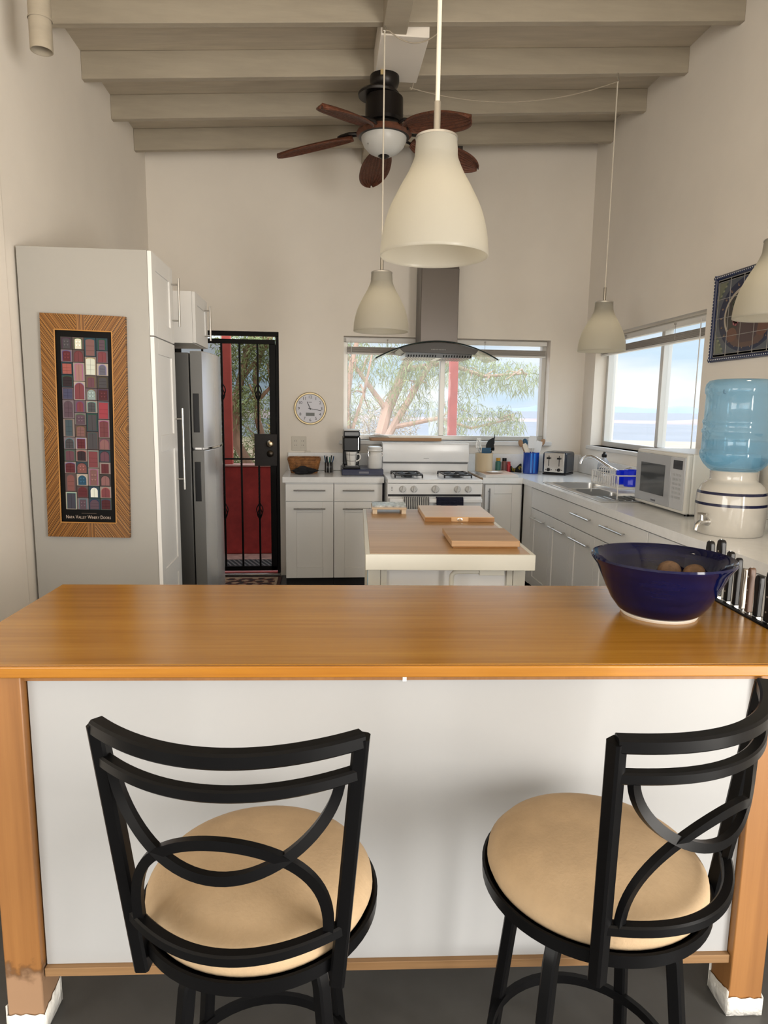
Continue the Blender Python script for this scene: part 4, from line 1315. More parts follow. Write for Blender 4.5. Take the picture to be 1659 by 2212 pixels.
# ------------------------------------------------------------------ pendant lamps
def pendant(label, x, y, zb, ztop, wire=None, cord_r=0.0042):
    t = thing('pendant_lamp', label, 'lamp', (x, y, zb), 0, 'bell pendants')
    R0 = 0.155
    pr = [(0.370, 0.314), (0.385, 0.285), (0.40, 0.262), (0.505, 0.224), (0.645, 0.186), (0.85, 0.122), (0.965, 0.057), (1.0, 0.0)]
    # smooth through a finer spline
    fine = []
    for i in range(len(pr) - 1):
        p0 = pr[max(i - 1, 0)]; p1 = pr[i]; p2 = pr[i + 1]; p3 = pr[min(i + 2, len(pr) - 1)]
        for q in range(5):
            s = q / 5
            f = lambda a, b_, c_, d_: 0.5 * ((2 * b_) + (-a + c_) * s + (2 * a - 5 * b_ + 4 * c_ - d_) * s * s + (-a + 3 * b_ - 3 * c_ + d_) * s ** 3)
            fine.append((f(p0[0], p1[0], p2[0], p3[0]) * R0, f(p0[1], p1[1], p2[1], p3[1])))
    fine.append((R0, 0.0))
    inner = [(r - 0.004, z) for r, z in reversed(fine)]
    prof = [(0.015, 0.314)] + fine + [(R0 - 0.002, -0.002)] + inner + [(0.015, 0.310)]
    sh = part(t, 'lamp_shade', MB().lathe(prof, c=(x, y, zb), n=72), opal, ang=60)
    part(sh, 'shade_cap', MB().lathe([(0, 0.326), (0.05, 0.322), (0.059, 0.318), (0.0595, 0.312), (0.056, 0.312)], c=(x, y, zb), n=40), steel_m)
    part(t, 'stem', MB().cyl((x, y, zb + 0.32), (x, y, zb + 0.41), 0.0095, 0.0095, n=16), mat('satin_nickel', (0.36, 0.33, 0.28), 0.35, 0.8))
    part(t, 'bulb', MB().lathe([(0, 0.0), (0.018, 0.004), (0.03, 0.024), (0.03, 0.04), (0.017, 0.07), (0.014, 0.10), (0, 0.10)], c=(x, y, zb + 0.16), n=24), white_pl)
    bl = light('bulb_glow', 'POINT', (x, y, zb + 0.12), (0, 0, 0), 0.42, color=(1.0, 0.86, 0.66))
    bl.data.shadow_soft_size = 0.03
    part(t, 'cord', MB().cyl((x, y, zb + 0.40), (x, y, ztop), cord_r, n=10), mat('white_cord', (0.62, 0.57, 0.48), 0.6))
    if wire:
        part(t, 'swag_wire', MB().tube(wire, 0.0035, n=8), mat('aged_cord', (0.36, 0.31, 0.24), 0.6))
        part(t, 'ceiling_hook', MB().tube([(x, y, ztop + 0.05), (x, y, ztop + 0.02), (x + 0.008, y, ztop + 0.008), (x + 0.004, y, ztop - 0.004), (x - 0.006, y, ztop)], 0.003, n=8), steel_m)
    return t
pendant('large near white bell pendant lamp hanging over the bar top', 0.318, 2.0, 1.922, ceil_z(0.318), cord_r=0.0062)
def sag(p, q, d, n=16):
    return [(p[0] + (q[0] - p[0]) * i / n, p[1] + (q[1] - p[1]) * i / n, p[2] + (q[2] - p[2]) * i / n - d * 4 * (i / n) * (1 - i / n)) for i in range(n + 1)]
pendant('white bell pendant lamp hanging in front of the back window, left of the hood', 0.326, 3.87, 1.915, beam_z(0.326) - 0.05,
        wire=[(0.33, 3.87, beam_z(.33) - .05)] + sag((0.335, 3.88, 3.47), (0.62, 3.94, 3.49), 0.06)[1:])
pendant('white bell pendant lamp hanging before the right wall window', 1.857, 4.47, 1.886, beam_z(1.857) - 0.05,
        wire=sag((0.56, 4.46, 3.488), (0.535, 4.462, 3.44), 0.03, 6) + sag((0.535, 4.462, 3.44), (1.857, 4.47, beam_z(1.857) - .05), 0.10)[1:])
pendant('white bell pendant lamp cut off by the right frame edge, before the tile mural', 1.905, 2.8, 1.893, ceil_z(1.905))

# vent pipe on the left wall
mb = MB().lathe([(0.046, 0.0), (0.046, 0.75), (0.043, 0.75), (0.043, 0.0), (0.046, 0.0)], c=(-1.20, 3.28, 2.985), n=36)
mb.lathe([(0.0485, 0.12), (0.0485, 0.128), (0.046, 0.128)], c=(-1.20, 3.28, 2.985), n=36)
solo('vent_pipe', mb, beam_m, 'white painted pipe hanging down by the upper left wall', 'pipe')

# ------------------------------------------------------------------ kitchen island
IL, IR = (0.165, 2.545, 0), R_(-2.9)
t = thing('kitchen_island', 'cream painted kitchen island with worn wooden top standing in mid kitchen', 'kitchen island', IL, IR)
IW, ID = 0.665, 1.20
part(t, 'island_top', MB().box(0.018, IW - 0.018, 0.018, ID - 0.018, 0.868, 0.9305), islandtop, world=False)
mb = MB().box(0, IW, 0, 0.018, 0.868, 0.93).box(0, IW, ID - 0.018, ID, 0.868, 0.93).box(0, 0.018, 0.018, ID - 0.018, 0.868, 0.93).box(IW - 0.018, IW, 0.018, ID - 0.018, 0.868, 0.93)
part(t, 'top_edging', mb, cream_paint, world=False, bevel=0.0015, label='cream painted edging')
for lx in (0.012, IW - 0.062):
    for ly in (0.10, ID - 0.12):
        part(t, 'leg', MB().box(lx, lx + 0.05, ly, ly + 0.05, 0, 0.868), cream_paint, world=False, bevel=0.002)
mb = MB().box(0.062, IW - 0.062, 0.112, ID - 0.09, 0.10, 0.868)
part(t, 'body', mb, cab_m, world=False)
for lx in (0.064, IW - 0.088):
    part(t, 'stile', MB().box(lx, lx + 0.024, 0.10, 0.112, 0.10, 0.868), cream_paint, world=False, bevel=0.001)
mb = MB().tube([(0.345, 0.06, 0.62), (0.345, 0.06, 0.815), (0.347, 0.06, 0.835), (0.357, 0.06, 0.846), (0.375, 0.06, 0.849), (0.46, 0.06, 0.849)], 0.010, n=14)
tb = part(t, 'towel_bar', mb, cream_paint, world=False)
part(tb, 'bar_mount', MB().box(0.455, 0.555, 0.045, 0.075, 0.836, 0.868), cream_paint, world=False, bevel=0.002)
part(t, 'blue_smudge', MB().box(0.0105, 0.012, 0.105, 0.145, 0.70, 0.85), mat('blue_smear', (0.16, 0.42, 0.62), 0.7, noise=(40, .5)), world=False, label='blue paint smear on the left leg')

IM = TM[t.name]
def on_island(mb): mb.v = [tuple(IM @ Vector(p)) for p in mb.v]; return mb
# board with steel eyelet (two leaves with a small gap)
bt = thing('cutting_board', 'pale folding cutting board with a steel eyelet, farther board on the island', 'cutting board', tuple(IM @ Vector((0.49, 0.98, 0.9308))), IR)
def rect_board(x0, x1, y0, y1, z0, z1, notch=None):
    pts = [(x0, y0), (x1, y0), (x1, y1), (x0, y1)]
    if notch:
        a, b_ = notch
        pts = [(x0, y0), (a, y0), (a, y0 + 0.008), (b_, y0 + 0.008), (b_, y0), (x1, y0), (x1, y1), (b_, y1), (b_, y1 - 0.008), (a, y1 - 0.008), (a, y1), (x0, y1)]
    return MB().prism(pts, z0, z1, 'z')
part(bt, 'board', on_island(rect_board(0.305, 0.655, 0.755, 1.165, 0.9312, 0.957, (0.437, 0.525))), pale_board, bevel=0.003)
mb = rect_board(0.300, 0.660, 0.750, 0.758, 0.9316, 0.950)
part(bt, 'edge_band', on_island(MB().box(0.3055, 0.437, 0.7535, 0.756, 0.932, 0.9545).box(0.525, 0.6545, 0.7535, 0.756, 0.932, 0.9545)), brown_edge, label='darker brown front edge')
part(bt, 'eyelet', on_island(MB().lathe([(0.006, -0.001), (0.013, -0.001), (0.014, 0.003), (0.008, 0.004), (0.006, -0.001)], n=24, X=tr(0.481, 0.7615, 0.944) @ FRONT @ Matrix.Scale(0.6, 4, (0, 1, 0)))), steel_m)
bt = thing('cutting_board', 'thick maple butcher-block cutting board, nearer board on the island', 'cutting board', tuple(IM @ Vector((0.48, 0.26, 0.9308))), IR)
part(bt, 'board', on_island(MB().box(0.350, 0.630, 0.115, 0.420, 0.938, 0.963)), maple, bevel=0.003)
part(bt, 'base_step', on_island(MB().box(0.358, 0.622, 0.123, 0.412, 0.9308, 0.938)), brown_edge)
tv = thing('tile_trivet', 'footed trivet with grey mottled tile top on the far left of the island', 'trivet', tuple(IM @ Vector((0.135, 1.06, 0.9308))), IR)
part(tv, 'frame', on_island(MB().box(0.045, 0.232, 1.005, 1.165, 0.955, 0.966)), wood_mat('whitewash', 'a48a70', 'c8b49a', 'x', 1, .6), bevel=0.001)
part(tv, 'tile', on_island(MB().box(0.047, 0.230, 1.007, 1.163, 0.966, 0.975)), mat('mottled_tile', (0.36, 0.37, 0.37), 0.15, noise=(35, 0.75)), bevel=0.001)
for fx_ in (0.050, 0.205):
    for fy_ in (1.008, 1.138):
        part(tv, 'foot', on_island(MB().box(fx_, fx_ + 0.024, fy_, fy_ + 0.024, 0.9308, 0.955)), wood_mat('whitewash2', 'b09a80', 'd0bea6', 'x', 1, .6))

# ------------------------------------------------------------------ things on the left worktop
ty0, ty1 = 5.47, 5.86
tray_t = thing('coffee_tray', 'navy drawer tray under the coffee maker and the white canister', 'tray', (0.33, 5.66, HC))
part(tray_t, 'drawer_box', MB().box(0.155, 0.494, ty0, ty1, HC, HC + 0.05), navy_m, bevel=0.005)
part(tray_t, 'front_plate', MB().box(0.295, 0.375, ty0 - 0.002, ty0 + 0.001, HC + 0.016, HC + 0.032), mat('dull_plate', (0.16, 0.16, 0.20), 0.4))
TZ = HC + 0.0502
cm = thing('coffee_maker', 'slim black single-cup coffee maker standing on the navy tray', 'coffee maker', (0.236, 5.66, TZ))
mb = MB()
part(cm, 'base', MB().box(0.168, 0.306, 5.50, 5.82, TZ, TZ + 0.022), blackplastic, bevel=0.005)
part(cm, 'column', MB().box(0.170, 0.304, 5.66, 5.82, TZ + 0.022, 1.19), blackplastic, bevel=0.008)
part(cm, 'brew_head', MB().box(0.166, 0.308, 5.52, 5.82, 1.135, 1.255), blackplastic, bevel=0.012, seg=3)
part(cm, 'water_tank', MB().box(0.170, 0.304, 5.53, 5.82, 1.255, 1.302), mat('smoked_plastic', (0.05, 0.05, 0.055), 0.12), bevel=0.01)
part(cm, 'lid', MB().box(0.172, 0.302, 5.53, 5.82, 1.302, 1.312), mat('grey_lid', (0.5, 0.5, 0.5), 0.3), bevel=0.004)
part(cm, 'chrome_strip', MB().box(0.288, 0.293, 5.517, 5.521, 1.15, 1.25), chrome_m)
part(cm, 'drip_grille', MB().box(0.185, 0.29, 5.51, 5.64, TZ + 0.022, TZ + 0.026), chrome_m)
mx, my, mz = 0.236, 5.56, TZ + 0.0262
mg = thing('coffee_mug', 'white mug with thin black grid lines under the coffee maker spout', 'mug', (mx, my, mz))
prof = [(0, 0.0), (0.031, 0.0), (0.035, 0.004), (0.048, 0.112), (0.046, 0.113), (0.043, 0.110), (0.032, 0.008), (0, 0.007)]
part(mg, 'cup', MB().lathe(prof, c=(mx, my, mz), n=36), white_cer)
part(mg, 'mug_handle', MB().tube([(mx + 0.042, my, mz + 0.09), (mx + 0.062, my, mz + 0.092), (mx + 0.075, my, mz + 0.078), (mx + 0.073, my, mz + 0.055), (mx + 0.055, my, mz + 0.038), (mx + 0.037, my, mz + 0.034)], 0.006, n=8), white_cer)
mb = MB()
rz = lambda z: 0.035 + (z - 0.004) / 0.108 * 0.013 + 0.0004
for z in (0.035, 0.085):
    mb.lathe([(rz(z), z), (rz(z + .003), z + .003)], c=(mx, my, mz), n=36)
for a in range(0, 360, 72):
    q = R_(a + 250)
    ca, sa = math.cos(q), math.sin(q)
    mb.tube([(mx + rz(.006) * ca, my + rz(.006) * sa, mz + .006), (mx + rz(.110) * ca, my + rz(.110) * sa, mz + .110)], 0.0012, n=4)
part(mg, 'grid_lines', mb, blackplastic)
cxn, cyn = 0.432, 5.60
cn = thing('canister', 'white ceramic canister with clamp lid on the navy tray', 'canister', (cxn, cyn, TZ))
part(cn, 'jar', MB().lathe([(0, 0), (0.058, 0), (0.061, 0.005), (0.061, 0.118), (0.055, 0.126), (0.053, 0.134), (0, 0.134)], c=(cxn, cyn, TZ), n=40), white_cer)
part(cn, 'gasket', MB().lathe([(0.054, 0.0), (0.056, 0.003), (0.054, 0.006)], c=(cxn, cyn, TZ + 0.134), n=36), beige_pl)
part(cn, 'lid', MB().lathe([(0.056, 0.0), (0.061, 0.004), (0.061, 0.016), (0.055, 0.020), (0.055, 0.024), (0.059, 0.028), (0.058, 0.036), (0.04, 0.042), (0, 0.044)], c=(cxn, cyn, TZ + 0.141), n=40), white_cer)
mb = MB().tube([(cxn - 0.05, cyn - 0.04, TZ + 0.09), (cxn - 0.058, cyn - 0.036, TZ + 0.12), (cxn - 0.053, cyn - 0.036, TZ + 0.15)], 0.0022, n=6).tube([(cxn - 0.06, cyn - 0.03, TZ + 0.15), (cxn - 0.04, cyn - 0.052, TZ + 0.125), (cxn - 0.043, cyn - 0.05, TZ + 0.095)], 0.0022, n=6)
part(cn, 'wire_clamp', mb, chrome_m)
mb = MB().tube([(cxn + 0.055, cyn - 0.02, TZ + 0.135), (cxn + 0.068, cyn - 0.02, TZ + 0.12), (cxn + 0.058, cyn - 0.02, TZ + 0.10)], 0.004, n=6)
part(cn, 'lid_hinge', mb, chrome_m)

# wicker basket
bcx, bcy = -0.155, 5.72
bk = thing('wicker_basket', 'brown wicker basket at the left end of the worktop', 'basket', (bcx, bcy, HC))
def rrect(w, d, n=40, e=0.35):
    o = []
    for i in range(n):
        a = 2 * math.pi * i / n
        c, s_ = math.cos(a), math.sin(a)
        o.append((math.copysign(abs(c) ** e, c) * w, math.copysign(abs(s_) ** e, s_) * d))
    return o
mb = MB()
N_ = 80
for k in range(11):
    f_ = k / 10
    w, d = 0.105 + 0.026 * f_, 0.075 + 0.02 * f_
    pts = []
    for i, (x, y) in enumerate(rrect(w, d, N_)):
        wv = 0.0035 * (1 if ((i // 2) + k) % 2 else -1)
        l = math.hypot(x, y)
        pts.append((bcx + x * (1 + wv / l), bcy + y * (1 + wv / l), HC + 0.006 + 0.0105 * k))
    mb.tube(pts, 0.0062, n=6, closed=True)
for i in range(0, N_, 4):
    x0_, y0_ = rrect(0.105, 0.075, N_)[i]
    x1_, y1_ = rrect(0.131, 0.095, N_)[i]
    mb.cyl((bcx + x0_, bcy + y0_, HC + 0.003), (bcx + x1_, bcy + y1_, HC + 0.115), 0.004, n=5)
mb.add([(bcx + x, bcy + y, HC + 0.004) for x, y in rrect(0.105, 0.075, N_)], [tuple(range(N_))])
wick = mat('wicker', (0.30, 0.13, 0.04), 0.6, noise=(30, 0.45))
part(bk, 'weave', mb, wick)
mb = MB()
for q in (0, 1):
    mb.tube([(bcx + x, bcy + y, HC + 0.121 + 0.003 * math.sin(i * 1.2 + q * 3)) for i, (x, y) in enumerate(rrect(0.133, 0.097, N_))], 0.006, n=6, closed=True)
part(bk, 'rim', mb, wick)
mb = MB()
def lump(u, v):
    a = 2 * math.pi * u
    el = math.pi * (v - 0.5)
    r = 1 + 0.18 * math.sin(3 * a + 1) + 0.14 * math.sin(7 * a + 4 * el) + 0.08 * math.sin(11 * el)
    return (-0.155 + 0.095 * r * math.cos(el) * math.cos(a), 5.555 + 0.042 * r * math.cos(el) * math.sin(a), HC + 0.028 + 0.0275 * math.sin(el) * (1 + .55 * math.sin(2.2 * a + 5)) )
mb.grid(lump, 48, 20)
mb.v = [(x, y, max(z, HC + 0.001)) for x, y, z in mb.v]
solo('black_pouch', mb, mat('black_cloth', (0.01, 0.01, 0.012), 0.8), 'crumpled black pouch lying in front of the wicker basket', 'pouch', ang=70)
px, py = 0.052, 5.74
pc = thing('pen_holder', 'small striped cup holding pens between the basket and the coffee maker', 'pen holder', (px, py, HC))
mb = MB()
for i in range(24):
    a0, a1 = 2 * math.pi * i / 24, 2 * math.pi * (i + 1) / 24
    r = 0.035
    p = [(px + r * math.cos(a0), py + r * math.sin(a0)), (px + r * math.cos(a1), py + r * math.sin(a1))]
    mb.add([(p[0][0], p[0][1], HC), (p[1][0], p[1][1], HC), (p[1][0], p[1][1], HC + .085), (p[0][0], p[0][1], HC + .085)], [(0, 1, 2, 3)], col=(0.32, 0.32, 0.32) if i % 3 == 0 else (0.02, 0.02, 0.022))
part(pc, 'cup', mb, vgloss, solid=0.002)
for k, (dx, dy, c) in enumerate(((-.02, .0, '1e4a6a'), (-.008, .012, '20303c'), (.004, -.008, '2f7a6a'), (.012, .01, '12141a'), (.022, 0, '15406a'), (-.012, -.012, '0c0c10'))):
    o = solo('pen', MB().cyl((px + dx * .6, py + dy * .6, HC + 0.004), (px + dx * 1.9, py + dy * 1.9, HC + 0.142 - 0.006 * (k % 3)), 0.0045, n=8),
             mat('pen_' + c, lin(c), 0.35), 'pen sticking out of the striped cup by the coffee maker', 'pen', group='pens in the striped cup')
# wooden tray and folded paper on the window sill behind the stove
bt = thing('serving_tray', 'brown edged wooden serving tray lying on the sill behind the stove', 'tray', (0.72, 5.86, 1.214))
part(bt, 'panel', MB().box(0.42, 1.02, 5.80, 5.99, 1.2135, 1.222), pale_board)
part(bt, 'front_lip', MB().box(0.415, 1.025, 5.792, 5.80, 1.2135, 1.240), brown_edge, bevel=0.002)
part(bt, 'end_lip', MB().box(0.407, 0.415, 5.792, 5.99, 1.2135, 1.240), brown_edge, bevel=0.002)
mb = MB()
for k in range(4):
    z = 1.2225 + 0.010 * k
    mb.grid(lambda u, v, z=z, k=k: (0.43 + 0.17 * u - .01 * k, 5.83 + 0.12 * v, z + 0.016 * math.sin(u * 2.6 + k * .3) * (0.6 + .2 * k)), 12, 4)
solo('folded_paper', mb, mat('paper', (0.62, 0.60, 0.56), 0.7), 'folded white paper bag lying on the wooden tray on the sill', 'paper', solid=0.0015)

# ------------------------------------------------------------------ things right of the stove
sb = thing('cutting_board', 'white-edged board with salmon top on the worktop right of the stove', 'cutting board', (1.46, 5.54, HC))
part(sb, 'slab', MB().box(1.315, 1.585, 5.34, 5.74, HC + 0.0003, HC + 0.022), white_pl, bevel=0.002)
part(sb, 'top_face', MB().box(1.322, 1.578, 5.347, 5.733, HC + 0.022, HC + 0.0225), mat('salmon_top', (0.60, 0.42, 0.31), 0.35))
BZ = HC + 0.0228
ccx, ccy = 1.368, 5.64
cr = thing('utensil_crock', 'cream ceramic crock full of grey and blue utensils beside the stove', 'crock', (ccx, ccy, BZ))
part(cr, 'pot', MB().lathe([(0, 0), (0.070, 0), (0.073, 0.004), (0.075, 0.145), (0.077, 0.150), (0.077, 0.158), (0.072, 0.158), (0.069, 0.150), (0.068, 0.010), (0, 0.010)], c=(ccx, ccy, BZ), n=44), mat('cream_crock', (0.60, 0.49, 0.33), 0.2))
ut_metal = steel_m
ut_black = blackplastic
ut_blue = mat('teal_silicone', (0.012, 0.07, 0.14), 0.4)
def utensil(nm, lab, base, top, hd_mb, hm, rod_m, grp):
    t = thing(nm, lab, 'utensil', base, 0, grp)
    part(t, 'shaft', MB().cyl(base, top, 0.0045, n=8), rod_m)
    part(t, 'head', hd_mb, hm)
cz0 = BZ + 0.011
G = 'utensils in the cream crock'
mb = MB()
for k in range(6):
    a = k * math.pi / 6
    mb.tube([(1.318 - 0.026 * math.sin(u * math.pi) * math.cos(a) - 0.012 * u, 5.60 + 0.026 * math.sin(u * math.pi) * math.sin(a), 1.135 + 0.10 * u) for u in [i / 12 for i in range(13)]], 0.0013, n=5)
utensil('whisk', 'wire whisk leaning left in the cream crock', (1.355, 5.63, cz0), (1.318, 5.60, 1.135), mb, ut_metal, ut_metal, G)
mb = MB()
for k in range(4):
    mb.box(1.300 + k * .011, 1.306 + k * .011, 5.645, 5.649, 1.16, 1.245)
mb.box(1.300, 1.339, 5.645, 5.649, 1.15, 1.165).box(1.300, 1.339, 5.645, 5.649, 1.24, 1.25)
utensil('slotted_turner', 'slotted grey metal turner standing at the back of the cream crock', (1.35, 5.65, cz0), (1.32, 5.647, 1.155), mb, ut_metal, ut_metal, G)
utensil('blue_spatula', 'wide teal blue spatula in the front of the cream crock', (1.375, 5.61, cz0), (1.378, 5.592, 1.14), MB().box(1.335, 1.412, 5.585, 5.594, 1.115, 1.172), ut_blue, ut_blue, G)
mb = MB().prism([(1.378, 1.155), (1.425, 1.16), (1.452, 1.205), (1.452, 1.245), (1.436, 1.255), (1.40, 1.235), (1.38, 1.195)], 5.63, 5.637, 'y')
mb.tube([(1.445, 5.633, 1.245), (1.452, 5.633, 1.262), (1.452, 5.633, 1.285)], [0.008, 0.004, 0.002], n=8)
utensil('black_turner', 'black pointed turner leaning right in the cream crock', (1.37, 5.64, cz0), (1.39, 5.634, 1.165), mb, ut_black, ut_black, G)
mb = MB().lathe([(0, -0.03), (0.018, -0.026), (0.03, -0.012), (0.034, 0.006), (0.031, 0.006), (0.026, -0.01), (0, -0.024)], n=24, X=tr(1.445, 5.66, 1.175) @ Matrix.Rotation(R_(80), 4, 'Y'))
utensil('ladle', 'dark ladle curving over the right rim of the cream crock', (1.385, 5.66, cz0), (1.44, 5.66, 1.15), mb, ut_black, ut_black, G)
solo('spoon_rest', MB().lathe([(0, 0.002), (0.04, 0.002), (0.055, 0.008), (0.058, 0.012), (0.054, 0.012), (0.04, 0.006), (0, 0.006)], c=(0, 0, 0), n=36, X=tr(1.425, 5.49, BZ) @ Matrix.Diagonal((1.25, 0.75, 1, 1))), white_cer, 'small white oval spoon rest on the salmon board', 'spoon rest')
def bottle(nm, lab, x, y, z, r, h, body, cap, capc, grp=None):
    t = thing(nm, lab, 'bottle', (x, y, z), 0, grp)
    part(t, 'body', MB().lathe([(0, 0), (r, 0), (r, h * 0.72), (r * 0.72, h * 0.78), (r * 0.72, h * 0.8), (0, h * 0.8)], c=(x, y, z), n=24), body)
    part(t, 'cap', MB().lathe([(r * 0.78, 0), (r * 0.8, 0.002), (r * 0.78, h * 0.2), (0, h * 0.2)], c=(x, y, z + h * 0.8), n=24), cap)
bottle('spice_jar', 'green labelled spice jar with a yellow cap beside the crock', 1.535, 5.80, HC, 0.024, 0.128, mat('green_label', (0.05, 0.16, 0.13), 0.4), mat('yellow_cap', (0.55, 0.30, 0.04), 0.4), None, 'spice jars')
bottle('spice_jar', 'spice jar with a black cap, middle one behind the salmon board', 1.588, 5.79, HC, 0.024, 0.128, mat('glass_red_spice', (0.16, 0.07, 0.06), 0.2), blackplastic, None, 'spice jars')
bottle('spice_jar', 'small red spice tin, right of the black-capped jar', 1.634, 5.81, HC, 0.018, 0.095, mat('red_label', (0.55, 0.04, 0.05), 0.4), mat('red_cap', (0.5, 0.05, 0.05), 0.4), None, 'spice jars')
mb = MB()
def band(u, v):
    x = 1.645 + 0.085 * u
    zz = HC + 0.004 + (0.055 * (1 - u) * (u < .35) * 0 + 0.05 * (0.5 + 0.5 * math.cos(u * 6.6 + .3)) * (0.5 + .5 * u)) * v + 0.03 * v
    return (x, 5.77 + 0.03 * math.sin(u * 5) + 0.012 * v, zz)
mb.grid(band, 30, 6)
ph = thing('eye_mask', 'black cloth strip with yellow circles lying behind the salmon board', 'cloth', (1.74, 5.78, HC))
part(ph, 'strip', mb, mat('black_cotton', (0.012, 0.012, 0.012), 0.85), solid=0.006)
for k, u in enumerate((0.15, 0.5, 0.85)):
    x, y, z = band(u, 0.55)
    part(ph, 'yellow_circle', MB().lathe([(0.007, 0), (0.014, 0.0), (0.014, 0.002), (0.007, 0.002), (0.007, 0)], n=20, X=tr(x, y - 0.004, z) @ FRONT), mat('yellow_print', (0.35, 0.26, 0.03), 0.7))
# blue utensil cup
ux, uy = 1.805, 5.72
gb = mat('blue_glass', (0.006, 0.045, 0.30), 0.08, coat=0.4)
uc = thing('utensil_cup', 'blue glass cup of white and wooden utensils left of the toaster', 'utensil cup', (ux, uy, HC))
part(uc, 'cup', MB().lathe([(0, 0), (0.066, 0), (0.068, 0.004), (0.069, 0.185), (0.065, 0.185), (0.063, 0.012), (0, 0.012)], c=(ux, uy, HC), n=40), gb)
mb = MB()
for a in (-1.85, -1.45):
    mb.box(-0.007, 0.007, 0.0685, 0.0695, 0.01, 0.178, X=tr(ux, uy, HC) @ rotz(a - math.pi / 2))
part(uc, 'light_stripes', mb, mat('light_blue', (0.03, 0.20, 0.62), 0.15))
G = 'utensils in the blue cup'
wsp = mat('white_silicone', (0.66, 0.65, 0.64), 0.45)
wspw = mat('spoon_wood', (0.33, 0.19, 0.10), 0.6, noise=(30, .3))
def flat_head(c, w, h, tilt, th=0.008):
    return MB().prism([(-w * .5, 0), (w * .5, 0), (w * .52, h * .8), (w * .4, h), (-w * .4, h), (-w * .52, h * .8)], -th / 2, th / 2, 'y', X=tr(*c) @ Matrix.Rotation(tilt, 4, 'Y'))
utensil('white_spatula', 'large white spatula upright in the blue cup', (ux, uy, HC + .013), (ux - 0.004, uy - 0.02, 1.175), flat_head((ux - 0.004, uy - 0.02, 1.165), 0.068, 0.105, R_(2)), wsp, wsp, G)
utensil('white_spoonula', 'cream spatula leaning right in the blue cup', (ux - .01, uy, HC + .013), (ux + 0.048, uy - 0.01, 1.14), flat_head((ux + 0.04, uy - 0.012, 1.125), 0.056, 0.105, R_(14)), wsp, wspw, G)
utensil('cream_scraper', 'narrow cream scraper leaning left in the blue cup', (ux + .01, uy, HC + .013), (ux - 0.05, uy - 0.03, 1.13), flat_head((ux - 0.040, uy - 0.03, 1.122), 0.036, 0.09, R_(-24)), mat('cream_silicone', (0.66, 0.58, 0.46), 0.5), wspw, G)
def spoon_head(c, tilt):
    return MB().lathe([(0, -0.032), (0.012, -0.029), (0.02, -0.016), (0.022, 0.0), (0.018, 0.02), (0.008, 0.03), (0, 0.032)], n=20, X=tr(*c) @ Matrix.Rotation(tilt, 4, 'Y') @ Matrix.Diagonal((1, 0.4, 1, 1)))
utensil('wooden_spoon', 'wooden spoon leaning far left in the blue cup', (ux + .02, uy + .02, HC + .013), (ux - 0.085, uy + 0.02, 1.19), spoon_head((ux - 0.092, uy + 0.02, 1.205), R_(-20)), wspw, wspw, G)
utensil('wooden_spoon', 'wooden spoon leaning far right in the blue cup', (ux - .02, uy + .02, HC + .013), (ux + 0.095, uy + 0.03, 1.20), spoon_head((ux + 0.105, uy + 0.03, 1.215), R_(25)), wspw, wspw, G)
utensil('blue_spoon', 'dark blue handled spoon behind the white spatula in the blue cup', (ux + .01, uy + .03, HC + .013), (ux - 0.045, uy + 0.03, 1.20), spoon_head((ux - 0.05, uy + 0.03, 1.215), R_(-15)), ut_blue, ut_blue, G)

# toaster
TO = tr(2.035, 5.675, HC) @ rotz(R_(-38))
tt = thing('toaster', 'chrome four-slot toaster with dark sides in the back corner', 'toaster', (2.035, 5.675, HC), R_(-38))
part(tt, 'shell', MB().box(-0.105, 0.105, -0.115, 0.115, 0.012, 0.195), mat('toaster_dark', (0.018, 0.022, 0.03), 0.25), world=False, bevel=0.022, seg=4)
fp = part(tt, 'front_plate', MB().box(-0.088, 0.088, -0.1195, -0.113, 0.022, 0.188), mat('toaster_steel', (0.62, 0.60, 0.57), 0.22, 1.0), world=False, bevel=0.006, seg=3)
part(tt, 'base', MB().box(-0.10, 0.10, -0.11, 0.11, 0.0, 0.014), blackplastic, world=False)
for sx in (-0.045, 0.045):
    part(fp, 'lever_slot', MB().box(sx - 0.003, sx + 0.003, -0.1203, -0.119, 0.075, 0.165), blackplastic, world=False)
    part(fp, 'lever', MB().box(sx - 0.016, sx + 0.016, -0.136, -0.119, 0.135, 0.150), blackplastic, world=False, bevel=0.003)
    part(fp, 'dial', MB().lathe([(0, 0), (0.015, 0), (0.014, 0.010), (0, 0.011)], n=24, X=tr(sx, -0.1195, 0.045) @ FRONT), blackplastic, world=False)
    for q in (-0.026, 0.026):
        part(fp, 'button', MB().lathe([(0, 0), (0.004, 0), (0.004, 0.003), (0, 0.003)], n=12, X=tr(sx + q, -0.1195, 0.045) @ FRONT), blackplastic, world=False)
for sx in (-0.06, -0.02, 0.02, 0.06):
    part(tt, 'bread_slot', MB().box(sx - 0.011, sx + 0.011, -0.09, 0.09, 0.1945, 0.1958), blackplastic, world=False)

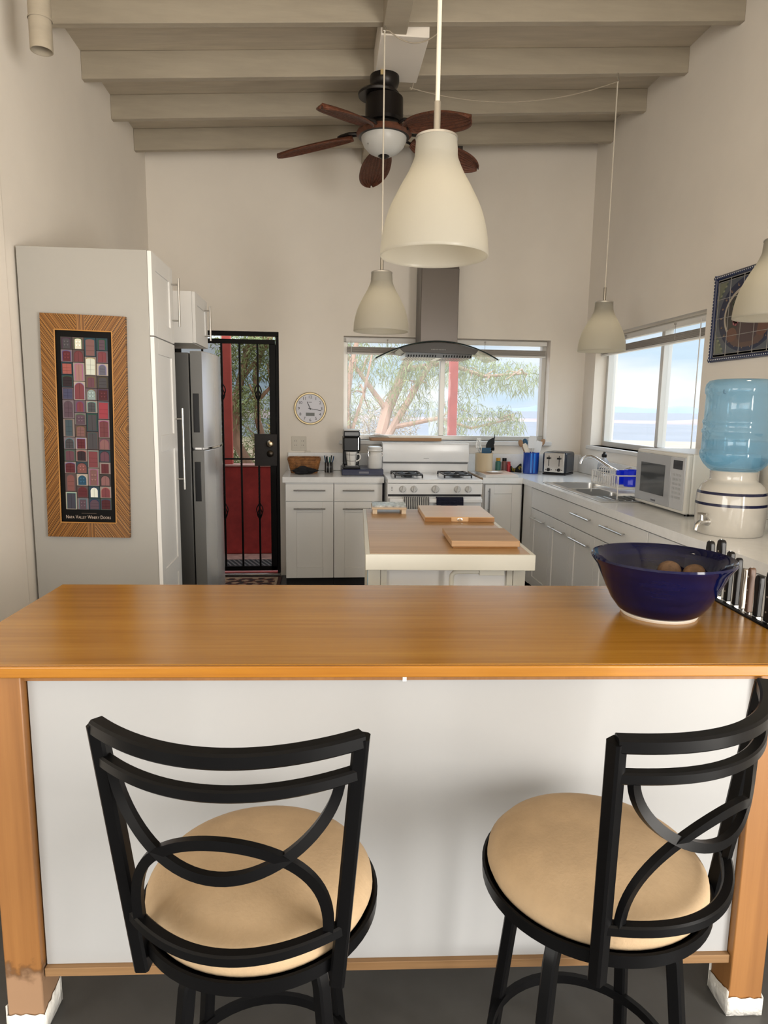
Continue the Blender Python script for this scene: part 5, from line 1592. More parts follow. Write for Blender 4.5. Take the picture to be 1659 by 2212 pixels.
# soap bottle by the sink
bt = thing('soap_bottle', 'grey dish soap bottle with black cap behind the faucet', 'bottle', (2.19, 5.09, HC))
part(bt, 'body', MB().lathe([(0, 0), (0.042, 0), (0.045, 0.006), (0.046, 0.12), (0.044, 0.135), (0.03, 0.165), (0.016, 0.185), (0.014, 0.19), (0, 0.19)], c=(2.19, 5.09, HC), n=32), mat('grey_soap', (0.40, 0.42, 0.46), 0.25))
part(bt, 'label', MB().lathe([(0.0465, 0.03), (0.0468, 0.032), (0.0468, 0.105), (0.0465, 0.107)], c=(2.19, 5.09, HC), n=32), mat('slate_label', (0.08, 0.10, 0.13), 0.4))
part(bt, 'cap', MB().lathe([(0.018, 0.0), (0.020, 0.004), (0.019, 0.022), (0.010, 0.030), (0.008, 0.042), (0, 0.043)], c=(2.19, 5.09, HC + 0.19), n=24), blackplastic)

# dish rack over the drainboard
RK0, RK1, RKx0, RKx1 = 3.955, 4.36, 1.80, 2.07
zr0, zr1, zr2 = HC + 0.010, HC + 0.075, HC + 0.155
white_wire = mat('white_wire', (0.70, 0.69, 0.66), 0.35)
dk = thing('dish_rack', 'white wire dish rack standing on the sink drainboard', 'dish rack', (1.94, 4.16, zr0))
mb = MB()
c4 = [(RKx0, RK0), (RKx1, RK0), (RKx1, RK1), (RKx0, RK1)]
for z in (zr1, zr2):
    mb.tube([(x, y, z) for x, y in c4], 0.0035, n=6, closed=True)
part(dk, 'rim_wires', mb, white_wire)
for x, y in c4:
    part(dk, 'leg', MB().cyl((x, y, zr0), (x, y, zr2), 0.0035, n=8), white_wire)
mb = MB()
for k in range(12):
    y = RK0 + (RK1 - RK0) * (k + .5) / 12
    for x in (RKx0, RKx1):
        mb.cyl((x, y, zr1), (x, y, zr2), 0.0022, n=5)
    mb.cyl((RKx0, y, zr1), (RKx1, y, zr1), 0.0022, n=5)
part(dk, 'side_wires', mb, white_wire)
for k in range(6):
    y = 4.16 + k * 0.035
    part(dk, 'plate_prong', MB().tube([(RKx0 + .03, y, zr1), (RKx0 + .035, y, zr2 + .015), (RKx0 + .05, y, zr2 + .03), (RKx0 + .065, y, zr2 + .015), (RKx0 + .07, y, zr1)], 0.0025, n=6), white_wire)
part(dk, 'drip_tray', MB().box(RKx0 + 0.01, RKx1 - 0.01, RK0 + 0.01, RK1 - 0.01, zr0 + 0.030, zr0 + 0.036), white_pl)
jx, jy, jz = 1.935, 4.075, zr1 + 0.003
mb = MB()
pr = [(0, 0), (0.040, 0), (0.044, 0.006), (0.046, 0.10), (0.043, 0.104), (0.040, 0.10), (0.038, 0.008), (0, 0.007)]
mb.lathe(pr, n=8, X=tr(jx, jy, jz))
solo('blue_tumbler', mb, mat('cobalt_glass', (0.008, 0.03, 0.75), 0.06, coat=0.5), 'cobalt blue glass tumbler drying in the dish rack, near the microwave', 'tumbler', ang=20)
mb = MB().lathe(pr, n=8, X=tr(jx - 0.0, jy + 0.13, jz) @ Matrix.Rotation(R_(8), 4, 'Z') @ Matrix.Scale(0.85, 4))
solo('blue_tumbler', mb, MATS['cobalt_glass'], 'smaller blue glass tumbler behind the wire prongs of the dish rack', 'tumbler', ang=20)
solo('soup_bowl', MB().lathe([(0, 0), (0.03, 0), (0.034, 0.006), (0.055, 0.03), (0.065, 0.05), (0.062, 0.05), (0.05, 0.03), (0.03, 0.010), (0, 0.008)], c=(1.90, 4.285, jz), n=32), white_cer, 'white soup bowl drying in the far end of the dish rack', 'bowl')
t = thing('plastic_tub', 'tall cream plastic tub between the dish rack and the microwave', 'tub', (2.17, 4.15, HC))
part(t, 'body', MB().box(2.085, 2.125, 3.975, 4.20, HC + 0.0072, HC + 0.175), beige_pl, bevel=0.008, seg=3)
part(t, 'rim', MB().box(2.083, 2.127, 3.973, 4.202, HC + 0.165, HC + 0.177), beige_pl, bevel=0.003)

# microwave
t = thing('microwave', 'white microwave oven with grey mirrored door on the right worktop', 'microwave', (2.08, 3.63, HC))
mx0, my0, my1, mz0, mz1 = 1.885, 3.335, 3.905, HC + 0.012, 1.275
part(t, 'case', MB().box(mx0 + 0.03, 2.29, my0, my1, mz0, mz1), mat('microwave_case', (0.68, 0.665, 0.62), 0.3), bevel=0.010, seg=3)
fcn = part(t, 'front_frame', MB().box(mx0, mx0 + 0.034, my0, my1, mz0, mz1), MATS['microwave_case'], bevel=0.012, seg=3)
dr = part(t, 'door', MB().box(mx0 - 0.006, mx0 + 0.004, my0 + 0.155, my1 - 0.012, mz0 + 0.018, mz1 - 0.02), mat('grey_door', (0.36, 0.37, 0.39), 0.14), bevel=0.004)
part(dr, 'window', MB().box(mx0 - 0.0075, mx0 - 0.0055, my0 + 0.215, my1 - 0.075, mz0 + 0.07, mz1 - 0.075), mat('dark_window', (0.06, 0.065, 0.07), 0.06))
cp = part(t, 'control_panel', MB().box(mx0 - 0.006, mx0 + 0.004, my0 + 0.012, my0 + 0.150, mz0 + 0.018, mz1 - 0.02), mat('grey_panel', (0.50, 0.51, 0.53), 0.25), bevel=0.003)
part(cp, 'display', MB().box(mx0 - 0.0072, mx0 - 0.0055, my0 + 0.035, my0 + 0.128, mz1 - 0.085, mz1 - 0.038), mat('display_black', (0.012, 0.012, 0.016), 0.1))
keym = mat('key_grey', (0.38, 0.39, 0.40), 0.4)
for r in range(6):
    for c in range(3):
        yk, zk = my0 + 0.042 + c * 0.032, mz1 - 0.110 - r * 0.024
        part(cp, 'key', MB().box(mx0 - 0.007, mx0 - 0.0055, yk, yk + 0.022, zk - 0.012, zk), keym)
part(dr, 'badge', MB().box(mx0 - 0.0068, mx0 - 0.0055, my0 + 0.30, my0 + 0.355, mz0 + 0.030, mz0 + 0.040), mat('badge_grey', (0.10, 0.10, 0.12), 0.4))
for fx_ in (mx0 + 0.04, 2.25):
    for fy_ in (my0 + 0.04, my1 - 0.04):
        part(t, 'foot', MB().cyl((fx_, fy_, HC), (fx_, fy_, mz0 + 0.003), 0.014, n=14), blackplastic)

# water crock and bottle
wx, wy = 1.852, 2.885
t = thing('water_crock', 'cream ceramic water dispenser crock with two navy bands and a spigot', 'water dispenser', (wx, wy, HC))
pr = [(0, 0.0), (0.135, 0.0), (0.142, 0.006), (0.146, 0.05), (0.150, 0.135), (0.1495, 0.141), (0.1485, 0.147), (0.146, 0.185), (0.1445, 0.191), (0.1415, 0.197), (0.130, 0.220), (0.112, 0.236), (0.100, 0.243), (0.097, 0.252), (0.098, 0.280), (0.100, 0.286), (0.094, 0.290), (0.080, 0.284), (0.078, 0.26), (0, 0.25)]
ids = [0] * (len(pr) - 1)
ids[4] = ids[5] = 1
ids[7] = ids[8] = 1
part(t, 'crock', MB().lathe(pr, c=(wx, wy, HC), n=72, m=ids), [ceramic, mat('navy_band', (0.012, 0.014, 0.045), 0.15)], ang=50)
sp_a = R_(200)
sd = Vector((math.cos(sp_a), math.sin(sp_a), 0))
o = Vector((wx, wy, HC + 0.062)) + sd * 0.144
mb = MB().cyl(o, o + sd * 0.012, 0.020, 0.018, n=20)
mb.tube([o, o + sd * 0.03, o + sd * 0.05 + Vector((0, 0, -0.002)), o + sd * 0.066 + Vector((0, 0, -0.014)), o + sd * 0.07 + Vector((0, 0, -0.034))], [0.011, 0.011, 0.012, 0.011, 0.010], n=14)
sg = part(t, 'spigot', mb, steel_m)
mb = MB().cyl(o + sd * 0.036, o + sd * 0.036 + Vector((0, 0, 0.034)), 0.009, 0.007, n=14)
q = o + sd * 0.036 + Vector((0, 0, 0.036))
pp = Vector((-sd.y, sd.x, 0))
mb.tube([q - pp * 0.022, q - pp * 0.01, q, q + pp * 0.01, q + pp * 0.022], [0.005, 0.0065, 0.007, 0.0065, 0.005], n=10)
part(sg, 'tap_lever', mb, steel_m)
BWZ = HC + 0.272
m = bpy.data.materials.new('blue_bottle')
m.use_nodes = True
n = m.node_tree.nodes; L = m.node_tree.links
n.clear()
out = n.new('ShaderNodeOutputMaterial'); gls = n.new('ShaderNodeBsdfGlossy'); trn = n.new('ShaderNodeBsdfTransparent'); tlc = n.new('ShaderNodeBsdfTranslucent'); dif = n.new('ShaderNodeBsdfDiffuse')
lw = n.new('ShaderNodeLayerWeight'); lw.inputs['Blend'].default_value = 0.35
gls.inputs['Roughness'].default_value = 0.04
trn.inputs['Color'].default_value = (0.62, 0.86, 1.0, 1)
tlc.inputs['Color'].default_value = (0.58, 0.84, 1.0, 1)
dif.inputs['Color'].default_value = (0.42, 0.70, 0.98, 1)
ma = n.new('ShaderNodeMixShader'); ma.inputs[0].default_value = 0.5
mb_ = n.new('ShaderNodeMixShader'); mb_.inputs[0].default_value = 0.27
mc = n.new('ShaderNodeMixShader')
mm = n.new('ShaderNodeMath'); mm.operation = 'MULTIPLY_ADD'; mm.inputs[1].default_value = 0.35; mm.inputs[2].default_value = 0.03
L.new(tlc.outputs[0], ma.inputs[1]); L.new(dif.outputs[0], ma.inputs[2])
L.new(trn.outputs[0], mb_.inputs[1]); L.new(ma.outputs[0], mb_.inputs[2])
L.new(lw.outputs['Facing'], mm.inputs[0]); L.new(mm.outputs[0], mc.inputs[0])
L.new(mb_.outputs[0], mc.inputs[1]); L.new(gls.outputs[0], mc.inputs[2]); L.new(mc.outputs[0], out.inputs['Surface'])
nzb = n.new('ShaderNodeTexNoise'); nzb.inputs['Scale'].default_value = 40
tcb = n.new('ShaderNodeTexCoord'); bpb = n.new('ShaderNodeBump'); bpb.inputs['Strength'].default_value = 0.08
L.new(tcb.outputs['Object'], nzb.inputs['Vector']); L.new(nzb.outputs['Fac'], bpb.inputs['Height']); L.new(bpb.outputs['Normal'], gls.inputs['Normal'])
bottle_m = m
t = thing('water_bottle', 'large translucent blue water bottle upside down on the ceramic crock', 'water bottle', (wx, wy, BWZ))
pr = [(0, -0.02), (0.03, -0.02), (0.045, 0.0), (0.085, 0.012), (0.108, 0.022), (0.130, 0.045), (0.145, 0.072), (0.149, 0.092), (0.147, 0.104), (0.143, 0.110), (0.1425, 0.180), (0.147, 0.186), (0.1475, 0.197), (0.143, 0.204), (0.143, 0.222), (0.1465, 0.228), (0.1465, 0.238), (0.141, 0.246), (0.1405, 0.352), (0.1455, 0.360), (0.147, 0.378), (0.143, 0.398), (0.130, 0.414), (0.10, 0.420), (0, 0.416)]
part(t, 'bottle_shell', MB().lathe(pr, c=(wx, wy, BWZ), n=72), bottle_m, ang=60)
wm_ = pane_mat('blue_water', (0.84, 0.96, 1.0), 0.08, (0.6, 0.88, 1.0))
mb = MB().lathe([(0, -0.012), (0.04, 0.004), (0.10, 0.026), (0.125, 0.048), (0.139, 0.075), (0.1395, 0.149), (0, 0.149)], c=(wx, wy, BWZ), n=60)
part(t, 'water', mb, wm_)

# black appliance at the frame edge, with something on it
t = thing('toaster_oven', 'black ribbed toaster oven at the right frame edge behind the water crock', 'toaster oven', (2.13, 2.72, HC))
part(t, 'case', MB().box(2.02, 2.27, 2.42, 2.80, HC + 0.055, 1.17), blackplastic, bevel=0.008)
part(t, 'base', MB().box(2.01, 2.28, 2.41, 2.81, HC + 0.012, HC + 0.055), steel_m, bevel=0.004)
for k in range(9):
    part(t, 'rib', MB().box(2.025, 2.265, 2.80, 2.804, HC + 0.075 + k * 0.016, HC + 0.083 + k * 0.016).box(2.016, 2.02, 2.43, 2.79, HC + 0.075 + k * 0.016, HC + 0.083 + k * 0.016), mat('rib_grey', (0.04, 0.04, 0.045), 0.4))
for fx_ in (2.04, 2.25):
    for fy_ in (2.44, 2.78):
        part(t, 'foot', MB().cyl((fx_, fy_, HC), (fx_, fy_, HC + 0.014), 0.012, n=12), blackplastic)
mb = MB()
def leafy(u, v):
    return (2.10 + 0.14 * u, 2.62 + 0.16 * v, 1.178 + 0.035 * math.sin(u * 3.0) * math.sin(v * 3.1) + 0.006 * math.sin(u * 14 + v * 9))
mb.grid(leafy, 14, 14)
solo('crumpled_packet', mb, mat('copper_packet', (0.42, 0.22, 0.14), 0.4, noise=(18, .5)), 'crumpled copper coloured packet on top of the black toaster oven', 'packet', solid=0.002)
t = thing('outlet_plate', 'white outlet plate on the right wall above the toaster oven', 'outlet', (XR, 2.93, 1.115))
part(t, 'plate', MB().box(XR - 0.007, XR, 2.88, 3.06, 1.16, 1.30), beige_pl, bevel=0.003)
for oy in (2.925, 3.015):
    part(t, 'receptacle', MB().box(XR - 0.0085, XR - 0.006, oy - 0.02, oy + 0.02, 1.185, 1.275), beige_pl, bevel=0.003)

# ------------------------------------------------------------------ tile mural on the right wall
MY, MZ = 3.60, 2.032
MW, MH = 0.68, 0.496
Q = tr(XR - 0.001, MY, MZ) @ SIDE
t = thing('tile_mural', 'framed blue tile mural with a flower vase in an oval on the right wall', 'tile mural', (XR - 0.01, MY, MZ - MH / 2))
navyg = mat('navy_glaze', (0.010, 0.020, 0.075), 0.2, coat=0.3)
iw_, ih_ = MW / 2 - 0.032, MH / 2 - 0.032
mb = MB()
G0 = lin('33384a')
mb.add([(-iw_, -ih_, .008), (iw_, -ih_, .008), (iw_, ih_, .008), (-iw_, ih_, .008)], [(0, 1, 2, 3)], col=G0, X=Q)
def shape(pts, z, c): mb.add([(x, y, z) for x, y in pts], [tuple(range(len(pts)))], col=lin(c), X=Q)
def ell(cx_, cy_, a, b_, n_=40, s0=0, s1=2 * math.pi): return [(cx_ + a * math.cos(s0 + (s1 - s0) * i / n_), cy_ + b_ * math.sin(s0 + (s1 - s0) * i / n_)) for i in range(n_)]
shape([(-iw_ + .012, -ih_ + .012), (iw_ - .012, -ih_ + .012), (iw_ - .012, ih_ - .012), (-iw_ + .012, ih_ - .012)], .0083, '565b63')
for sx in (-1, 1):
    for sy in (-1, 1):
        shape([(sx * (iw_ - .016), sy * (ih_ - .016)), (sx * (iw_ - .016), sy * (ih_ - .13)), (sx * (iw_ - .10), sy * (ih_ - .016))], .0085, '6f7361')
        for k in range(7):
            x, y = sx * (iw_ - .03 - .010 * k), sy * (ih_ - .03 - .012 * (6 - k))
            shape(ell(x, y, .010, .005, 10), .0088, '8a8f74' if k % 2 else '4d5a50')
shape(ell(0, 0, iw_ - .03, ih_ - .012, 56), .0087, '252c47')
for i in range(22):
    a = 2 * math.pi * i / 22
    x, y = (iw_ - .055) * math.cos(a), (ih_ - .034) * math.sin(a)
    P = [(x + .012 * math.cos(q) * (1 - q / 9), y + .012 * math.sin(q) * (1 - q / 9)) for q in [a + k * .5 for k in range(9)]]
    for k in range(8):
        p0, p1 = Vector((*P[k], 0)), Vector((*P[k + 1], 0))
        nn = Vector((-(p1 - p0).y, (p1 - p0).x, 0)).normalized() * 0.0022
        shape([(p0 + nn)[:2], (p0 - nn)[:2], (p1 - nn)[:2], (p1 + nn)[:2]], .0090, 'a88b68')
shape(ell(0, 0, iw_ - .082, ih_ - .055, 56), .0090, 'b3a999')
shape(ell(0, 0, iw_ - .098, ih_ - .072, 56), .0093, '3a3838')
shape(ell(0, -ih_ * .62, iw_ * .50, ih_ * .22, 40), .0095, '5f4a44')
shape([(-.075, -.02), (.075, -.02), (.095, -.07), (.085, -.125), (.055, -.155), (-.055, -.155), (-.085, -.125), (-.095, -.07)], .0098, '4c3c40')
shape(ell(.13, -.085, .055, .048, 24), .0097, '69493f')
shape(ell(-.14, -.105, .05, .04, 24), .0097, '6c4c42')
for i, (x, y, r, c) in enumerate(((-.02, .03, .034, 'b99a62'), (.04, .06, .03, '9c6a62'), (-.085, .02, .034, 'c3b9b0'), (-.06, .09, .032, '4b6b5d'), (.02, .115, .03, 'b9b2ab'), (.09, .02, .03, '3f5b4e'), (-.11, -.03, .028, 'a35f66'), (.075, .10, .026, '3d4c6a'), (.11, .06, .024, 'b7a58c'), (-.02, .085, .024, '5a4a5c'), (0.02, -.005, .03, '3b5547'), (-.13, .06, .022, '54604f'))):
    for k in range(6):
        a = k * math.pi / 3 + i
        shape(ell(x + r * .55 * math.cos(a), y + r * .55 * math.sin(a), r * .5, r * .5, 12), .0100 + i * .00003, c)
    shape(ell(x, y, r * .3, r * .3, 10), .0105, '2c2a2c')
part(t, 'picture_tiles', mb, vgloss, smooth=False)
mb = MB()
nx, ny = 5, 4
for i in range(1, nx):
    x = -iw_ + 2 * iw_ * i / nx
    mb.box(x - .0012, x + .0012, -ih_, ih_, .008, .0112, X=Q)
for j in range(1, ny):
    y = -ih_ + 2 * ih_ * j / ny
    mb.box(-iw_, iw_, y - .0012, y + .0012, .008, .0112, X=Q)
for s in (-1, 1):
    mb.box(-iw_ + .010, iw_ - .010, s * (ih_ - .011) - .001, s * (ih_ - .011) + .001, .008, .0112, X=Q)
    mb.box(s * (iw_ - .011) - .001, s * (iw_ - .011) + .001, -ih_ + .010, ih_ - .010, .008, .0112, X=Q)
part(t, 'grout_lines', mb, mat('grout', (0.36, 0.34, 0.32), 0.8), smooth=False)
mb = MB().box(-MW / 2, MW / 2, -MH / 2, MH / 2, 0, .008, X=Q)
part(t, 'backing', mb, mat('mortar', (0.3, 0.29, 0.27), 0.8))
for (x0_, y0_, x1_, y1_) in ((-MW / 2, MH / 2 - .014, MW / 2, MH / 2 - .014), (-MW / 2, -MH / 2 + .014, MW / 2, -MH / 2 + .014), (-MW / 2 + .014, -MH / 2, -MW / 2 + .014, MH / 2), (MW / 2 - .014, -MH / 2, MW / 2 - .014, MH / 2)):
    ln = math.hypot(x1_ - x0_, y1_ - y0_)
    k = int(ln / 0.009)
    pts = [(x0_ + (x1_ - x0_) * i / k, y0_ + (y1_ - y0_) * i / k, .010) for i in range(k + 1)]
    mb = MB().tube(pts, [0.0135 + 0.0012 * (i % 2) for i in range(k + 1)], n=10, X=Q)
    ed = part(t, 'rope_border', mb, navyg)
    mb = MB()
    for i in range(2, k - 1, 2):
        x, y, z = pts[i]
        mb.lathe([(0, .0038), (.0022, .003), (.003, 0)], n=8, X=Q @ tr(x, y, z + .0125))
    part(ed, 'white_dots', mb, white_cer)['kind'] = 'stuff'
solo('wall_hook', MB().tube([(XR - 0.001, 3.76, 1.60), (XR - 0.012, 3.757, 1.602), (XR - 0.016, 3.755, 1.612), (XR - 0.014, 3.755, 1.622)], 0.004, n=8), blackplastic, 'tiny dark hook on the right wall below the tile mural', 'hook')

# ------------------------------------------------------------------ rug at the door
mb = MB()
rx0, rx1, ry0, ry1 = -1.02, -0.36, 5.28, 5.86
nx, ny = 66, 58
for i in range(nx):
    for j in range(ny):
        x0_, x1_ = rx0 + (rx1 - rx0) * i / nx, rx0 + (rx1 - rx0) * (i + 1) / nx
        y0_, y1_ = ry0 + (ry1 - ry0) * j / ny, ry0 + (ry1 - ry0) * (j + 1) / ny
        e = min(i, nx - 1 - i, j, ny - 1 - j)
        v = math.sin(i * 0.75) + math.sin(j * 0.9) + math.sin((i + j) * 0.42) + math.sin((i - j) * .55)
        c = '4a2a1e' if e < 3 else ('b49a7c' if e in (3, 4) else ('a78a6c' if v > 0.75 else ('6b3a2a' if v > -0.6 else '2c1a14')))
        mb.add([(x0_, y0_, .009), (x1_, y0_, .009), (x1_, y1_, .009), (x0_, y1_, .009)], [(0, 1, 2, 3)], col=lin(c))
mb.box(rx0, rx1, ry0, ry1, 0.0005, 0.0085, col=lin('4a2a1e'))
solo('door_rug', mb, vcol_mat('rug_weave', 0.95), 'brown and cream patterned rug inside the black security door', 'rug', smooth=False)

# ------------------------------------------------------------------ outdoors
sand = mat('pale_sand', (0.33, 0.255, 0.165), 0.95, noise=(0.35, 0.22), bump=(3, 0.4))
# beach ground shelving to the water
mb = MB()
def gz(r): return -0.30 - 0.75 * min(1, max(0, (r - 8) / 55)) ** 1.0
vs, fs = [], []
rs = [0, 4, 8, 12, 18, 26, 36, 48, 63, 80]
for k, r in enumerate(rs):
    for i in range(96):
        a = 2 * math.pi * i / 96
        w = 1 + (0.05 * math.sin(3 * a) + 0.03 * math.sin(7 * a)) * (k > 6)
        vs.append((r * w * math.cos(a), r * w * math.sin(a), gz(r) - (9.0 if r > 63 else 0)))
for k in range(len(rs) - 1):
    for i in range(96):
        fs.append((k * 96 + i, k * 96 + (i + 1) % 96, (k + 1) * 96 + (i + 1) % 96, (k + 1) * 96 + i))
mb.add(vs, fs)
o = mb.build('beach_ground', sand); o['kind'] = 'structure'
sea_m = mat('pale_sea', (0.105, 0.11, 0.135), 0.6, noise=((0.02, 0.02, 1), 0.18), bump=((0.5, 0.5, 1), 0.5))
mb = MB().add([(9000 * math.cos(2 * math.pi * i / 64), 9000 * math.sin(2 * math.pi * i / 64), -9.0) for i in range(64)], [tuple(range(64))])
o = mb.build('sea', sea_m); o['kind'] = 'structure'
def hills(name, label, dist, hmax, a0, a1, seed, m, depth=500, zb=-2, wob=40):
    r2 = random.Random(seed)
    ph = [r2.uniform(0, 6.28) for _ in range(6)]
    n_ = 120
    vs, fs = [], []
    for i in range(n_ + 1):
        u = i / n_
        a = R_(a0 + (a1 - a0) * u)
        h = hmax * (0.45 + 0.22 * math.sin(7 * u + ph[0]) + 0.16 * math.sin(17 * u + ph[1]) + 0.09 * math.sin(41 * u + ph[2]) + 0.05 * math.sin(83 * u + ph[3])) * min(1, 6 * u, 6 * (1 - u)) ** 0.7
        h = max(h, 2)
        for j, (f_, hf) in enumerate(((0, 0), (0.25, 0.45), (0.5, 0.8), (1.0, 1.0), (1.6, 0.55), (2.2, 0))):
            d = dist + depth * f_ + wob * math.sin(i * 1.7 + j)
            vs.append((d * math.sin(a), d * math.cos(a), zb + h * hf))
    for i in range(n_):
        for j in range(5):
            fs.append((i * 6 + j, (i + 1) * 6 + j, (i + 1) * 6 + j + 1, i * 6 + j + 1))
    o = MB().add(vs, fs).build(name, m)
    o['kind'] = 'structure'
    o['label'] = label
hills('near_hills', 'low brown shore hills across the water', 640, 11.5, -40, 85, 3, mat('brown_hills', (0.26, 0.20, 0.20), 0.95, noise=(0.02, .2)), depth=90, zb=-9.2, wob=4)
hills('far_mountains', 'distant blue-grey mountain range on the horizon', 6500, 260, 6, 70, 11, mat('haze_blue_mountain', (0.17, 0.22, 0.31), 0.95, noise=(0.002, .12)), zb=-40)  # distance haze is put into the mountains' base colour as blue-grey

# porch
mb = MB().box(-4.5, 4.0, 6.13, 7.12, -0.25, -0.02)
o = mb.build('porch_floor', mat('pink_concrete', (0.42, 0.24, 0.19), 0.9, noise=(9, .35)))
o['kind'] = 'structure'
mb = MB().box(-4.5, 0.0, 6.93, 7.08, -0.02, 0.885)
pw = mb.build('porch_wall', darkred, bevel=0.01)
pw['kind'] = 'structure'
o = MB().box(-4.5, 0.0, 6.915, 7.095, 0.885, 0.905).build('wall_cap', mat('pink_cap', (0.58, 0.33, 0.28), 0.8), bevel=0.006)
o.parent = pw
for x, y, lab in ((-0.955, 7.0, 'red porch post on the low red wall, seen through the black door'), (1.345, 7.0, 'red porch post seen through the back window beside the mullion'), (2.93, 6.9, 'red porch post seen at the left edge of the right wall window')):
    solo('porch_post', MB().box(x - 0.042, x + 0.042, y - 0.042, y + 0.042, 0.906 if x < 0 else -0.02, 2.75), redpost, lab, 'post', group='red porch posts', bevel=0.004)
t = thing('door_mat', 'black ribbed rubber mat on the porch outside the security door', 'mat', (-0.8, 6.33, -0.02))
mb = MB().box(-1.2, -0.35, 6.15, 6.62, -0.0195, -0.008)
part(t, 'mat_base', mb, mat('rubber', (0.02, 0.02, 0.02), 0.8))
mb = MB()
for k in range(22):
    x = -1.25 + k * 0.045
    mb.box(-0.008, 0.008, -0.22, 0.22, -0.008, -0.002, X=tr(x + 0.05, 6.385, 0) @ rotz(R_(22)))
mb.v = [(min(max(x, -1.2), -.35), min(max(y, 6.15), 6.62), z) for x, y, z in mb.v]
part(t, 'ribs', mb, mat('grey_rubber', (0.12, 0.11, 0.10), 0.8))

bark = mat('tree_bark', (0.30, 0.19, 0.13), 0.9, noise=((9, 9, 2), 0.3))
bark_p = mat('pale_bark', (0.42, 0.27, 0.20), 0.9, noise=((9, 9, 2), 0.3))
def leafmat(name, c):
    m = mat(name, c, 0.8, noise=(1.2, 0.3))
    return m
leaf_g = leafmat('tamarisk_green', (0.20, 0.24, 0.10))
leaf_y = leafmat('olive_green', (0.24, 0.27, 0.12))
leaf_d = leafmat('dry_twig', (0.42, 0.35, 0.27))
leaf_f = leafmat('yellow_flower', (0.50, 0.36, 0.08))
def tree(name, label, cat, base, limbs, leafspec, bm_, lm, seed, group=None, sprig=(0.10, 0.006), droop=0.6):
    """limbs: list of (points, r0, r1); leafspec: list of (centre, radii, count)"""
    r2 = random.Random(seed)
    t = thing(name, label, cat, base, 0, group)
    mb = MB()
    tips = []
    for pts, r0, r1 in limbs:
        k = len(pts)
        mb.tube(pts, [r0 + (r1 - r0) * i / (k - 1) for i in range(k)], n=8)
        tips.append(pts)
    # twigs out to the foliage clumps
    for c, rad, cnt in leafspec:
        best = min((Vector(p) for pts in tips for p in pts), key=lambda q: (q - Vector(c)).length)
        v = Vector(c) - best
        for k in range(4):
            e = Vector(c) + Vector((r2.uniform(-1, 1) * rad[0], r2.uniform(-1, 1) * rad[1], r2.uniform(-.6, 1) * rad[2])) * 0.7
            mid_ = best.lerp(e, 0.5) + Vector((r2.uniform(-.1, .1), r2.uniform(-.1, .1), r2.uniform(0, .15)))
            mb.tube([best, mid_, e], [0.018, 0.011, 0.004], n=5)
    part(t, 'trunk_and_branches', mb, bm_)
    mb = MB()
    L0, W0 = sprig
    for c, rad, cnt in leafspec:
        for k in range(cnt):
            while True:
                q = Vector((r2.uniform(-1, 1), r2.uniform(-1, 1), r2.uniform(-1, 1)))
                if q.length < 1: break
            p = Vector((c[0] + q.x * rad[0], c[1] + q.y * rad[1], c[2] + q.z * rad[2]))
            d = Vector((r2.uniform(-1, 1), r2.uniform(-1, 1), r2.uniform(-1, 1) - droop)).normalized()
            ln = L0 * r2.uniform(0.6, 1.5)
            s_ = d.cross(Vector((r2.uniform(-1, 1), r2.uniform(-1, 1), r2.uniform(-1, 1)))).normalized() * W0 * r2.uniform(.7, 1.4)
            e = p + d * ln + Vector((0, 0, -droop * ln * .3))
            mb.add([p - s_ * .5, p + s_ * .5, p + d * ln * .5 + s_, e, p + d * ln * .5 - s_], [(0, 1, 2, 3, 4)])
    part(t, 'foliage', mb, lm, smooth=False)['kind'] = 'stuff'
    return t
g0 = -0.32
tree('tamarisk_tree', 'leaning feathery tree beyond the back window, its trunk behind the hood', 'tree', (0.62, 10.6, g0),
     [([(0.62, 10.6, g0), (0.80, 10.7, 0.6), (1.02, 10.8, 1.45), (1.30, 10.9, 2.1), (1.62, 11.0, 2.9)], 0.115, 0.06),
      ([(0.75, 10.7, 0.5), (1.10, 10.6, 1.2), (1.5, 10.6, 1.9), (1.95, 10.7, 2.6)], 0.07, 0.035),
      ([(1.30, 10.9, 2.1), (1.9, 10.6, 2.2), (2.5, 10.5, 2.0), (3.1, 10.4, 2.05)], 0.05, 0.015),
      ([(1.10, 10.6, 1.2), (1.8, 10.4, 1.35), (2.3, 10.4, 1.2), (2.9, 10.3, 1.35)], 0.04, 0.012),
      ([(1.02, 10.8, 1.45), (0.6, 10.7, 2.0), (0.2, 10.7, 2.5)], 0.05, 0.02)],
     [((1.75, 10.6, 2.25), (.55, .5, .42), 1500), ((2.35, 10.5, 2.05), (.55, .45, .35), 1100), ((3.0, 10.4, 2.0), (.38, .4, .30), 600), ((2.05, 10.4, 1.45), (.5, .4, .3), 750),
      ((2.75, 10.3, 1.3), (.38, .35, .28), 800), ((1.35, 10.6, 1.75), (.4, .4, .45), 750), ((0.85, 10.7, 2.2), (.5, .45, .35), 700), ((0.35, 10.7, 2.4), (.45, .4, .35), 500),
      ((1.95, 10.4, 1.0), (.35, .3, .25), 450), ((1.5, 10.7, 2.9), (.9, .6, .4), 800)], bark_p, leaf_y, 5, sprig=(0.11, 0.0045), droop=0.9)
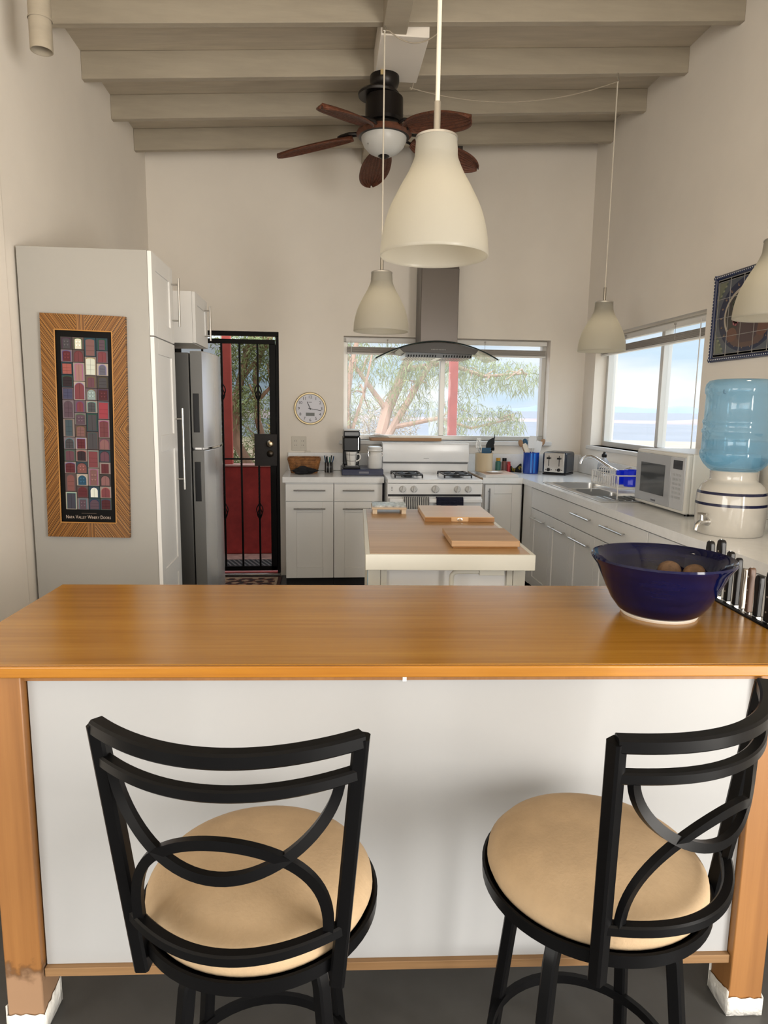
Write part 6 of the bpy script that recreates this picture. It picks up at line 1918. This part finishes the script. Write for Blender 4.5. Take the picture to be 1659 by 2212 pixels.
tree('slender_tree', 'thin tree at the left edge of the back window', 'tree', (0.42, 9.6, g0),
     [([(0.42, 9.6, g0), (0.36, 9.6, 0.8), (0.33, 9.6, 1.5), (0.40, 9.6, 2.1), (0.55, 9.6, 2.7)], 0.07, 0.025), ([(0.36, 9.6, 1.0), (0.58, 9.6, 1.7), (0.7, 9.6, 2.3)], 0.03, 0.01)],
     [((0.35, 9.6, 1.95), (.3, .3, .35), 300), ((0.55, 9.6, 1.55), (.28, .3, .3), 260), ((0.30, 9.6, 1.3), (.22, .3, .25), 260)], bark_p, leaf_y, 6, sprig=(0.09, 0.004))
for k, (x, y, w, h, lab, lm, cnt) in enumerate((
        (1.12, 12.6, 0.72, 1.05, 'pale dry bush beyond the back window, left of the mullion', leaf_d, 5200),
        (0.22, 11.2, 0.36, 0.98, 'pale green bush at the lower left of the back window', leaf_y, 1700),
        (2.45, 12.9, 0.45, 0.86, 'green bush beyond the back window, right of the red post', leaf_y, 1400),
        (-1.42, 9.7, 0.34, 0.78, 'olive bush behind the porch wall, seen low in the black door', leaf_y, 2600),
        (-0.52, 10.1, 0.36, 0.95, 'yellow flowering bush seen through the right half of the black door', leaf_f, 1500),
        (-1.0, 12.2, 0.72, 1.12, 'tall green bush behind the flowering one in the black door', leaf_g, 3400))):
    tree('bush', lab, 'bush', (x, y, g0), [([(x, y, g0), (x + .1, y, g0 + h * .7)], 0.03, 0.01), ([(x, y, g0), (x - .25 * w, y, g0 + h)], 0.025, 0.008), ([(x, y, g0), (x + .35 * w, y, g0 + h)], 0.025, 0.008)],
         [((x, y, g0 + h), (w, w * .7, h * .95), cnt)], bark, lm, 40 + k, group='bushes outside', sprig=(0.10, 0.006), droop=-0.2)
tree('door_tree', 'forked olive tree beyond the porch wall, filling the black door view', 'tree', (-0.70, 8.9, g0),
     [([(-0.78, 8.9, g0), (-0.86, 8.9, 0.55), (-1.10, 8.9, 1.0), (-1.12, 8.9, 1.5), (-0.98, 8.9, 2.1), (-0.80, 8.9, 2.7)], 0.075, 0.04),
      ([(-0.66, 8.95, g0), (-0.70, 8.95, 0.8), (-0.84, 8.95, 1.3), (-0.86, 8.95, 1.9), (-0.70, 8.95, 2.5)], 0.055, 0.03),
      ([(-0.85, 8.95, 1.55), (-0.66, 8.9, 1.75), (-0.60, 8.9, 2.2)], 0.03, 0.015), ([(-1.05, 8.9, 1.8), (-0.75, 8.9, 2.2), (-0.5, 8.9, 2.6)], 0.03, 0.015)],
     [((-1.0, 8.9, 2.15), (.42, .4, .40), 1700), ((-0.75, 8.9, 2.35), (.32, .4, .32), 900), ((-1.15, 8.9, 1.55), (.25, .35, .35), 700), ((-0.62, 8.9, 1.95), (.14, .3, .22), 240), ((-0.92, 8.8, 1.55), (.18, .3, .25), 350)], bark, leaf_g, 9, sprig=(0.075, 0.006), droop=0.3)
